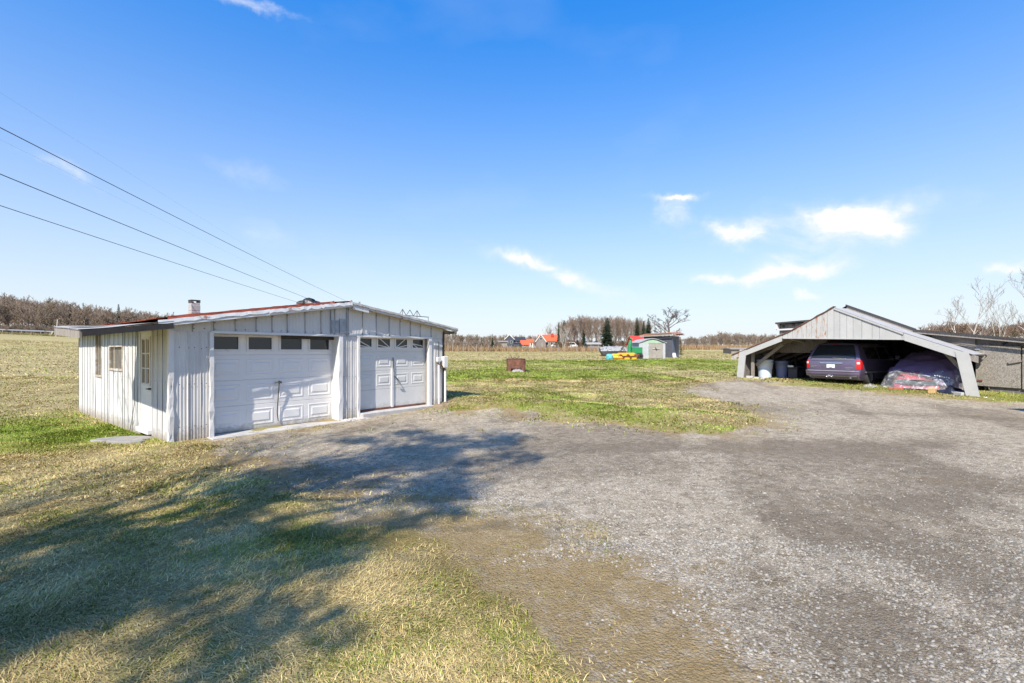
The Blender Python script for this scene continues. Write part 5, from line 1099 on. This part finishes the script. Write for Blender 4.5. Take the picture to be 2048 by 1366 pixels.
# road guard rail on the left
GRL = thing('guard_rail', 'pale metal guard rail below the hillside wood', 'guard rail')
q = []
for k in range(16):
    px = -90+k*19; x, Y, z = fpt(px, 109); z += .9; q.append((x, Y, z)); MB().beam((x, Y+.1, z-1.1), (x, Y+.1, z+.1), .15, .15, up=(0, 1, 0)).obj('post', OLDWOOD, GRL)
for a, b in zip(q[:-1], q[1:]): MB().beam(a, b, .06, .28).obj('rail', GALV, GRL)
x, Y, z = fpt(112, 100); o = MB().beam((0, 0, -.2), (.35, 0, 3.6), .14, .14, up=(0, 1, 0)).obj('marker_post', BIRCH); o.location = (x, Y, z); tag(o, 'thin pale post leaning in the left field', 'post')
x, Y, z = fpt(101, 104); o = MB().beam((0, 0, -.2), (.5, 0, 1.0), .2, .12, up=(0, 1, 0)).beam((.1, .1, -.2), (-.3, .1, .5), .15, .12, up=(0, 1, 0)).obj('broken_stake', YELWOOD); o.location = (x, Y, z); tag(o, 'broken tan stake beside the guard rail', 'stake')

def gable_house(name, label, px0, px1, yb, ye, yr, Y, depth, wallm, roofm, cat='house', rz=0, ridge='x', over=.3, windows=(), door=None, trim=None):
    """house whose front spans px0..px1; eave and ridge rows give heights"""
    cx = (px0+px1)/2; x = (cx-1024)/F*Y; w = (px1-px0)/F*Y; zb = CAMH-(yb-HZ)/F*Y; he = (yb-ye)/F*Y; hr = (yb-yr)/F*Y
    t = thing(name, label, cat, (x, Y, zb), rz); a = w/2; dz = .0
    if ridge == 'x':
        MB().box(-a, a, 0, depth, -1.5, he).add([(-a, 0, he), (-a, depth, he), (-a, depth/2, hr-.05)], [(0, 1, 2)]).add([(a, 0, he), (a, depth, he), (a, depth/2, hr-.05)], [(0, 2, 1)]).obj('wall', wallm, t)
        sl_ = (hr-he)/(depth/2)
        RFm = MB()
        for s_ in (0, 1):
            y0, y1 = (-over, depth/2) if s_ == 0 else (depth+over, depth/2)
            RFm.add([(-a-over, y0, he-over*sl_), (a+over, y0, he-over*sl_), (a+over, y1, hr), (-a-over, y1, hr), (-a-over, y0, he-over*sl_+.15), (a+over, y0, he-over*sl_+.15), (a+over, y1, hr+.15), (-a-over, y1, hr+.15)], pk)
    else:
        MB().box(-a, a, 0, depth, -1.5, he).add([(-a, 0, he), (a, 0, he), (0, 0, hr-.05)], [(0, 1, 2)]).add([(-a, depth, he), (a, depth, he), (0, depth, hr-.05)], [(0, 2, 1)]).obj('wall', wallm, t)
        sl_ = (hr-he)/a; RFm = MB()
        for s_ in (-1, 1): RFm.add([(s_*(a+over), -over, he-over*sl_), (s_*(a+over), depth+over, he-over*sl_), (0, depth+over, hr), (0, -over, hr), (s_*(a+over), -over, he-over*sl_+.15), (s_*(a+over), depth+over, he-over*sl_+.15), (0, depth+over, hr+.15), (0, -over, hr+.15)], pk)
        if trim:
            for s_ in (-1, 1): MB().beam((s_*(a+over), -over-.03, he-over*sl_+.05), (0, -over-.03, hr+.05), .06, .3).obj('rake_trim', trim, t)
    RO = RFm.obj('roof', roofm, t)
    for (u0, u1, v0, v1) in windows:
        f = MB().box(-a+u0*w-.08, -a+u1*w+.08, -.06, -.01, v0*he-.08, v1*he+.08).obj('window', WHITETRIM, t); MB().box(-a+u0*w, -a+u1*w, -.08, -.062, v0*he, v1*he).obj('pane', GLASS, f)
    if door: MB().box(-a+door[0]*w, -a+door[1]*w, -.07, -.01, 0, door[2]*he).obj('door', OLDWOOD, t)
    return t, RO, w, he, hr
ORANGE = pm('orange_red_roof_tiles', (.62, .1, .035), .7, .12, 3, bmp=.3); NAVY = pm('dark_blue_siding', (.045, .055, .08), .7, .15, 3, bmp=.1); DKROOF = pm('dark_slate_roof', (.03, .032, .038), .7, .2, bmp=.2)
BRN = pm('brown_grey_siding', (.2, .17, .15), .8, .2, 3, bmp=.2); CREAM = pm('cream_wall', (.55, .52, .46), .8, .1, 3, bmp=.1)
t, ro_, w, he, hr = gable_house('red_roofed_house', 'wide house with bright orange red roof and chimney behind the fence', 1078, 1118, 694, 682, 669.5, 190, 8, BRN, ORANGE, windows=((.1, .2, .35, .8), (.34, .46, .35, .8), (.6, .68, .3, .8), (.8, .92, .3, .85)))
MB().bevbox(1.0, 2.0, 2.0, 3.0, hr-1.8, hr+.55, .05).obj('chimney', pm('red_chimney_brick', (.35, .05, .03), .8, .2, bmp=.2), ro_)
GH, gro, w2, he2, hr2 = gable_house('gabled_wing', 'dark gabled porch wing with pale trim on the red roofed house', 1072, 1091, 694, 682, 669, 186, 5, BRN, ORANGE, ridge='y', windows=((.42, .62, 1.2, 1.55),), door=(.55, .75, .7), trim=WHITETRIM, cat='house wing')
gable_house('dark_blue_house', 'dark blue two storey house with pale trim behind the fence', 1010, 1028, 694, 678, 669.5, 215, 9, NAVY, DKROOF, ridge='y', trim=WHITETRIM, windows=((.2, .35, .5, .75), (.6, .8, .5, .75)))
gable_house('dark_blue_annex', 'low dark annex joined to the dark blue house', 1024, 1050, 694, 682, 674, 218, 8, NAVY, DKROOF, ridge='x', cat='house wing', windows=((.2, .35, .4, .8), (.6, .75, .4, .8)))
gable_house('red_roofed_shed', 'small hut with orange red hipped roof near the dark blue house', 1042, 1058, 694, 689, 681, 170, 5, BRN, ORANGE, cat='hut', windows=((.3, .5, .3, .8),))
gable_house('red_roofed_gazebo', 'tiny red roofed gazebo between the two houses', 1055, 1066, 694, 684, 678.5, 180, 4, CREAM, ORANGE, cat='gazebo', windows=((.2, .4, .3, .8), (.6, .8, .3, .8)))
gable_house('garage_annex', 'low white building with orange red roof right of the red roofed house', 1129, 1152, 695, 687, 681, 185, 6, CREAM, ORANGE, cat='garage', windows=((.2, .4, .3, .7),))
gable_house('grey_hut', 'small grey plank hut with pale metal roof by the large spruce', 1176, 1200, 703, 688.5, 686, 100, 3, OLDWOOD, GREYROOF, cat='hut', door=(.3, .5, .8))
gable_house('board_hut', 'pale weathered board hut below the dark blue house', 996, 1014, 702, 684, 682.5, 118, 3, OLDWOOD, OLDWOOD, cat='hut', windows=((.3, .6, .1, .5),))
gable_house('distant_shack', 'weathered grey shack at the field edge left of the carport', 1463, 1500, 706, 698.5, 697, 75, 3, OLDWOOD, OLDWOOD, cat='shack')
# white caravan and parked cars by the far houses
def far_car(name, label, px, py, Y, L, H, mat, cat='car'):
    x = (px-1024)/F*Y; z = CAMH-(py-HZ)/F*Y; t = thing(name, label, cat, (x, Y, z)); a = L/2
    MB().prism([(-a, .25), (a, .25), (a, H*.5), (a*.82, H*.55), (a*.5, H), (-a*.55, H), (-a*.9, H*.58), (-a, H*.5)], -.85, .85).obj('body', mat, t)
    MB().prism([(-a*.72, H*.6), (a*.68, H*.6), (a*.46, H*.94), (-a*.5, H*.94)], -.86, .86).obj('windows', GLASS, t)
    for s_ in (-.62, .62): MB().lathe([(.1, -.9), (.3, -.9), (.33, -.85), (.33, .85), (.3, .9), (.1, .9)], 14, Matrix.Translation((a*s_, 0, .32)) @ Matrix.Rotation(R(90), 4, 'X')).obj('wheel', TYRE, t)
far_car('parked_car', 'white car parked by the red roofed house', 1113, 694.5, 183, 4.2, 1.5, WHITETRIM)
far_car('caravan', 'white rounded caravan before the low orange roofed building', 1142, 696.5, 168, 4.6, 2.1, WHITETRIM, 'caravan')
far_car('parked_car', 'dark car parked below the dark blue house', 1034, 693.5, 165, 4.2, 1.4, NAVY)
# ------------------------------------------------------------------ garden shed, dark shed, machinery
SW = pm('white_shed_metal', (.42, .43, .43), .5, .1, 3, stain=(.4, .4, .38), sfrac=.6, bmp=.1); SGREEN = pm('pale_green_shed_metal', (.3, .42, .3), .5, .15, 3, bmp=.1)
GWOOD = pm('grey_plywood_doors', (.28, .255, .22), .85, .2, 2, stain=(.14, .12, .1), sfrac=.58, sstretch=(5, 5, .6), bmp=.3)
Y = 47.5; x0 = (1278-1024)/F*Y; zb = CAMH-(717.5-HZ)/F*Y; k_ = Y/F
SH = thing('garden_shed', 'white metal garden shed with grey plywood double doors', 'shed', (x0, Y, zb), .06)
W_ = 54*k_; hE = 33*k_; hP = 40*k_; D_ = 3.2
MB().box(0, W_, .02, D_, -.3, hE-.02).add([(0, .02, hE-.02), (W_, .02, hE-.02), (W_*.5, .02, hP-.06)], [(0, 1, 2)]).obj('wall', pm('faded_blue_shed_side', (.25, .32, .36), .6, .2, 3, stain=(.5, .52, .52), sfrac=.52, sscale=2, bmp=.1), SH)
for k in range(6): MB().box(.02+k*.158, .02+k*.158+.14, -.03, .0, .0, hE-.06).obj('metal_panel', SW, SH)
for k in range(2): a = 1.0+k*.72; MB().bevbox(a, a+.7, -.05, -.01, .03, hE-.1, .01).obj('plywood_door', GWOOD, SH)
for k in range(2): MB().box(2.46+k*.12, 2.46+k*.12+.1, -.03, .0, .0, hE-.1).obj('metal_panel', SW, SH)
MB().add([(.3, -.02, hE-.08), (W_-.3, -.02, hE-.08), (W_*.62, -.02, hP-.1), (W_*.38, -.02, hP-.1)], [(0, 1, 2, 3)]).obj('gable_panel', SGREEN, SH)
gp = [(-.12, hE-.1), (W_*.3, hP-.1), (W_*.5, hP), (W_*.7, hP-.1), (W_+.12, hE-.1)]
MB().add([(a, y, z) for y in (-.12, D_+.1) for a, z in gp]+[(a, y, z+.06) for y in (-.12, D_+.1) for a, z in gp], [(i, i+5, i+6, i+1) for i in range(4)]+[(10+i, 11+i, 16+i, 15+i) for i in range(4)]+[(i, i+1, 11+i, 10+i) for i in range(4)]).obj('roof', GREYROOF, SH)
MB().beam((1.35, -.1, 1.0), (2.1, -.1, 1.04), .04, .07).obj('door_bar', BIRCH, SH); MB().beam((1.62, -.09, 1.1), (1.8, -.09, .9), .06, .1).obj('latch', IRON, SH)
Y = 52; x0 = (1290-1024)/F*Y; zb = CAMH-(715-HZ)/F*Y; k_ = Y/F
DS = thing('dark_shed', 'dark grey shed with rusty brown roof behind the white garden shed', 'shed', (x0+.2, Y+1.2, zb), -.62)
DGR = pm('dark_slate_siding', (.06, .065, .08), .75, .2, 3, bmp=.15)
MB().box(0, 3.1, .05, 2.6, -.4, 2.35).obj('wall', DGR, DS)
for k in range(9): MB().box(.01+k*.345, .33+k*.345, 0, .04, .0, 2.3).obj('siding_board', DGR, DS)
for k in range(6): MB().box(3.1, 3.14, .1+k*.42, .49+k*.42, .0, 2.3).obj('siding_board', pm('blue_grey_siding', (.11, .125, .16), .75, .15, 3, bmp=.1) if k == 0 else bpy.data.materials['blue_grey_siding'], DS)
MB().box(3.14, 3.17, 1.1, 1.75, .1, 2.0).obj('door', DKP, DS)
rr = [(-.4, 2.3), (.2, 2.5), (3.2, 2.62), (3.7, 2.4)]
MB().add([(a, y, z+.1*(y > 0)) for y in (-.4, 3) for a, z in rr]+[(a, y, z+.12+.1*(y > 0)) for y in (-.4, 3) for a, z in rr], [(i, i+4, i+5, i+1) for i in range(3)]+[(8+i, 9+i, 13+i, 12+i) for i in range(3)]+[(i, i+1, 9+i, 8+i) for i in range(3)]).obj('roof', pm('rust_brown_shingles', (.3, .13, .075), .85, .25, 5, bmp=.4), DS)
for a in (-.3, .9, 2.1): MB().beam((a, -.42, 2.38+a*.03), (a+1.18, -.42, 2.41+a*.03), .04, .16).obj('fascia', OLDWOOD, DS)
MB().beam((3.35, .3, 0), (3.2, .4, .5), .45, .05).obj('leaning_sheet', WHITETRIM, DS)
gable_house('red_barn', 'bright red roofed barn showing behind the dark shed', 1268, 1300, 702, 691, 672, 115, 7, pm('tan_barn_wall', (.4, .22, .1), .8, .2), pm('bright_red_metal_roof', (.6, .045, .03), .5, .08, 3, bmp=.1), cat='barn')
# machinery left of the shed
YEL = pm('yellow_machine_paint', (.75, .38, .02), .5, .15, 4, stain=(.25, .12, .04), sfrac=.66, bmp=.1); GRNP = pm('green_machine_paint', (.02, .2, .07), .45, .15, 4, bmp=.1); TEAL = pm('teal_plastic', (.1, .42, .45), .5, .1, bmp=.05)
def at(px, py, Y): return px2w(px, py, Y)
p = at(1252, 716.5, 46.5); SB = thing('snow_blower', 'yellow tractor snow blower with tall green chute', 'snow blower', (p.x, p.y, TZ(p.x, p.y)))
MB().prism([(-.95, 0), (.95, 0), (.95, .45), (.7, .62), (-.7, .62), (-.95, .45)], -.35, .25).obj('auger_housing', YEL, SB)
mb = MB()
for k in range(28):
    a = k*.55; x = -.85+k*.063; mb.beam((x, -.42, .3), (x+.03, -.42+.2*math.cos(a), .3+.2*math.sin(a)), .06, .05)
mb.tube([(-.9, -.42, .3), (.9, -.42, .3)], .05, 8).obj('auger', RUST, SB)
MB().tube([(.35, 0, .55), (.35, 0, 1.0), (.4, 0, 1.5), (.46, .02, 1.85), (.5, -.1, 2.0)], [.2, .18, .17, .16, .14], 10).obj('chute', GRNP, SB)
MB().beam((-.6, .2, .6), (-.2, .4, 1.2), .07).beam((.1, .3, .6), (-.2, .4, 1.2), .07).beam((-.2, .3, .9), (-.5, -.1, 1.1), .05).obj('hitch_frame', IRON, SB)
p = at(1234, 714.5, 46.5); o = MB().bevbox(-.55, .5, -.3, .3, .1, .55, .08).tube([(-.5, -.35, .2), (.45, -.35, .2)], .14, 8).obj('yellow_roller', YEL); o.location = (p.x, p.y, TZ(p.x, p.y)-.02); tag(o, 'small yellow roller implement beside the snow blower', 'implement')
p = at(1271, 715, 47.2); GC = thing('green_cart', 'green metal cart against the garden shed', 'cart', (p.x, p.y, TZ(p.x, p.y)))
MB().bevbox(-.7, .6, -.4, .4, .55, 1.15, .03).obj('tub', GRNP, GC); MB().bevbox(-.6, .5, -.35, .35, .1, .5, .03).obj('chassis', RUST, GC)
for s_ in (-.4, .4): MB().lathe([(.1, -.08), (.24, -.08), (.26, 0), (.24, .08), (.1, .08)], 14, Matrix.Translation((s_, -.45, .25)) @ Matrix.Rotation(R(90), 4, 'X')).obj('wheel', TYRE, GC)
p = at(1226, 714, 48.5); BO = thing('covered_boat', 'small boat on trailer under a grey camouflage tarp', 'boat', (p.x, p.y, TZ(p.x, p.y)))
MB().grid(lambda u, v: ((2*u-1)*1.35, (-.65+1.3*v)*(1-.25*abs(2*u-1)**2), .75+.5*math.sin(v*3.14)*(1-.3*(2*u-1)**4)+.05*math.sin(u*40)*math.sin(v*17)), 36, 12).obj('tarp', pm('mottled_grey_tarp', (.3, .3, .29), .6, .4, 4, stain=(.07, .08, .08), sfrac=.5, sscale=4, bmp=.4), BO, True)
MB().prism([(-1.3, .75), (1.3, .75), (1.0, .35), (-1.1, .35)], -.55, .55).obj('hull', IRON, BO)
MB().beam((-1.3, 0, .3), (1.5, 0, .3), .1).obj('trailer_frame', IRON, BO)
for s_ in (-1, 1): MB().lathe([(.1, -.08), (.26, -.08), (.28, 0), (.26, .08), (.1, .08)], 14, Matrix.Translation((.2, s_*.6, .28)) @ Matrix.Rotation(R(90), 4, 'X')).obj('wheel', TYRE, BO)
p = at(1219, 714.5, 46); o = MB().lathe([(.001, .0), (.28, 0), (.34, .1), (.34, .42), (.25, .52), (.001, .54)], 16, Matrix.Rotation(R(12), 4, 'X')).bevbox(-.12, .14, -.42, -.3, .1, .3, .02).obj('teal_tank', TEAL); o.location = (p.x, p.y, TZ(p.x, p.y)-.02); tag(o, 'small teal plastic tank in front of the covered boat', 'tank')

# ------------------------------------------------------------------ burn barrel
p = at(1032, 743, 28); zb = TZ(p.x, 28)
BB = thing('burn_barrel', 'rusty square burn barrel with ash and charred sticks', 'burn barrel', (p.x, 28, zb), .05)
hb = .76; mb = MB(); n = 24
def bpnt(k, z, sc_=1):
    a = 6.2832*k/n; c, s_ = math.cos(a), math.sin(a); q = (abs(c)**5+abs(s_)**5)**(-.2)*.53*sc_
    return (q*c*1.03+.012*math.sin(k*3+z*4), q*s_*.9+.015*math.sin(k*2-z*5), z)
mb.add([bpnt(k, z) for z in (0, .2, .5, hb-.03, hb) for k in range(n)], [(j*n+k, j*n+(k+1) % n, (j+1)*n+(k+1) % n, (j+1)*n+k) for j in range(4) for k in range(n) if not (j == 0 and 16 <= k <= 19)])
mb.add([bpnt(k, z, .97) for z in (0, .2, .5, hb-.03, hb) for k in range(n)], [(j*n+(k+1) % n, j*n+k, (j+1)*n+k, (j+1)*n+(k+1) % n) for j in range(4) for k in range(n) if not (j == 0 and 16 <= k <= 19)])
mb.obj('barrel_wall', RUST, BB)
MB().tube([bpnt(k, hb, 1.01) for k in range(n+1)], .018, 6).obj('rolled_rim', RUST, BB)
ASH = pm('pale_ash', (.35, .33, .31), .95, .4, 14, stain=(.05, .05, .05), sfrac=.52, sscale=14, bmp=.6)
MB().grid(lambda u, v: (-.35+.85*u, -.35-.42*v, .22*math.sin(u*3.14)*(1-v)*(1+.4*math.sin(u*29+v*13))-.01), 16, 8).obj('ash_spill', ASH, BB)
MB().grid(lambda u, v: ((2*u-1)*.5*(1-.0), (2*v-1)*.42, hb-.1+.08*math.sin(u*19)*math.sin(v*13)), 12, 12).obj('ash_fill', ASH, BB)
for k in range(7): a = k*.9; MB().beam((.3*math.cos(a)-.05, .25*math.sin(a), hb-.12), (.35*math.cos(a+.8), .3*math.sin(a+2), hb+.04+.1*(k % 3)/2), .03).obj('charred_stick', IRON, BB)
o = MB().beam((0, 0, .03), (.28, .05, .04), .08).beam((-.1, .1, .02), (.1, .12, .05), .06).obj('charred_log', IRON); o.location = (p.x+.6, 27.6, TZ(p.x+.6, 27.6)); tag(o, 'short charred log lying beside the burn barrel', 'log')

# ------------------------------------------------------------------ power lines
WIRE = pm('black_wire', (.02, .02, .02), .6, .1, bmp=0)
Yn, Yf = 7.0, 60.0
UP2 = None
def pole(name, label, x, y, h, arms):
    t = thing(name, label, 'utility pole', (x, y, TZ(x, y))); MB().tube([(0, 0, -.5), (.02, 0, h*.5), (0, 0, h)], [.17, .15, .11], 10).obj('shaft', OLDWOOD, t)
    for z in arms: MB().beam((-.25, 0, z), (.25, 0, z), .1, .1).obj('bracket', OLDWOOD, t); MB().lathe([(.02, 0), (.05, .02), (.05, .1), (.02, .12)], 10, Matrix.Translation((.22, 0, z+.05))).obj('insulator', WHITETRIM, t)
wires = [((0, 237.5), (690, 600.5), 5, .010, 'upper black overhead wire running down to the garage ridge'), ((0, 334), (635, 604.5), 4, .010, 'middle black overhead wire running down behind the garage roof'), ((0, 397), (605, 607), 4, .008, 'lowest black overhead wire above the side door roof'), ((0, 178), (500, 465), 2, .0011, 'faint hair thin upper overhead wire'), ((0, 272), (340, 437), 2, .0011, 'faint hair thin wire between the black overhead wires')]
nearp, farp = [], []
for (xa, ya), (xb, yb), sg, rad, lab in wires:
    sl_ = (yb-ya)/(xb-xa); p0 = px2w(0, ya, 10)
    pxe = 722 if rad > .005 else 735; ye = yb+(pxe-xb)*sl_*.86; p1 = px2w(pxe, max(612, ye) if rad > .005 else 640, Yf); p0 = p1.lerp(p0, 1.33)
    pts = []
    for k in range(41):
        # even spacing seen along the span: parameter by depth
        t = k/40; q = p0.lerp(p1, t**2.2); tt = t**2.2; q.z -= sg*.2*tt*(1-tt); pts.append(q)
    o = MB().tube(pts, [rad]*41, 5).obj('overhead_wire', WIRE); tag(o, lab, 'wire'); nearp.append(p0); farp.append(p1)
a0 = nearp[0]; pole('utility_pole', 'wooden utility pole left of the garage outside the lawn', a0.x-.2, a0.y, 7.6, [q.z-TZ(a0.x, a0.y) for q in nearp[:3]])
a0 = farp[0]; pole('utility_pole', 'wooden utility pole standing in the field behind the garage', a0.x-.2, a0.y, 6.9, [q.z-TZ(a0.x, a0.y) for q in farp[:3]])

# ------------------------------------------------------------------ trailer added outside the frame to shade the right edge of the yard
TR = thing('shade_trailer', 'unseen boxy plywood trailer added to shade the right edge of the yard', 'trailer', (14.85, 10.2, TZ(14, 9)), 0)
MB().bevbox(-1.5, 1.5, -1, 1, .5, 2.3, .02).obj('box', GWOOD, TR); MB().bevbox(-1.55, 1.55, -1.05, 1.05, 2.3, 2.36, .01).obj('roof', GREYROOF, TR); MB().beam((-2.4, 0, .45), (1.5, 0, .45), .1).obj('drawbar', IRON, TR)
for s_ in (-1, 1): MB().lathe([(.1, -.09), (.3, -.09), (.32, 0), (.3, .09), (.1, .09)], 16, Matrix.Translation((.2, s_*1.12, .32)) @ Matrix.Rotation(R(90), 4, 'X')).obj('wheel', TYRE, TR)
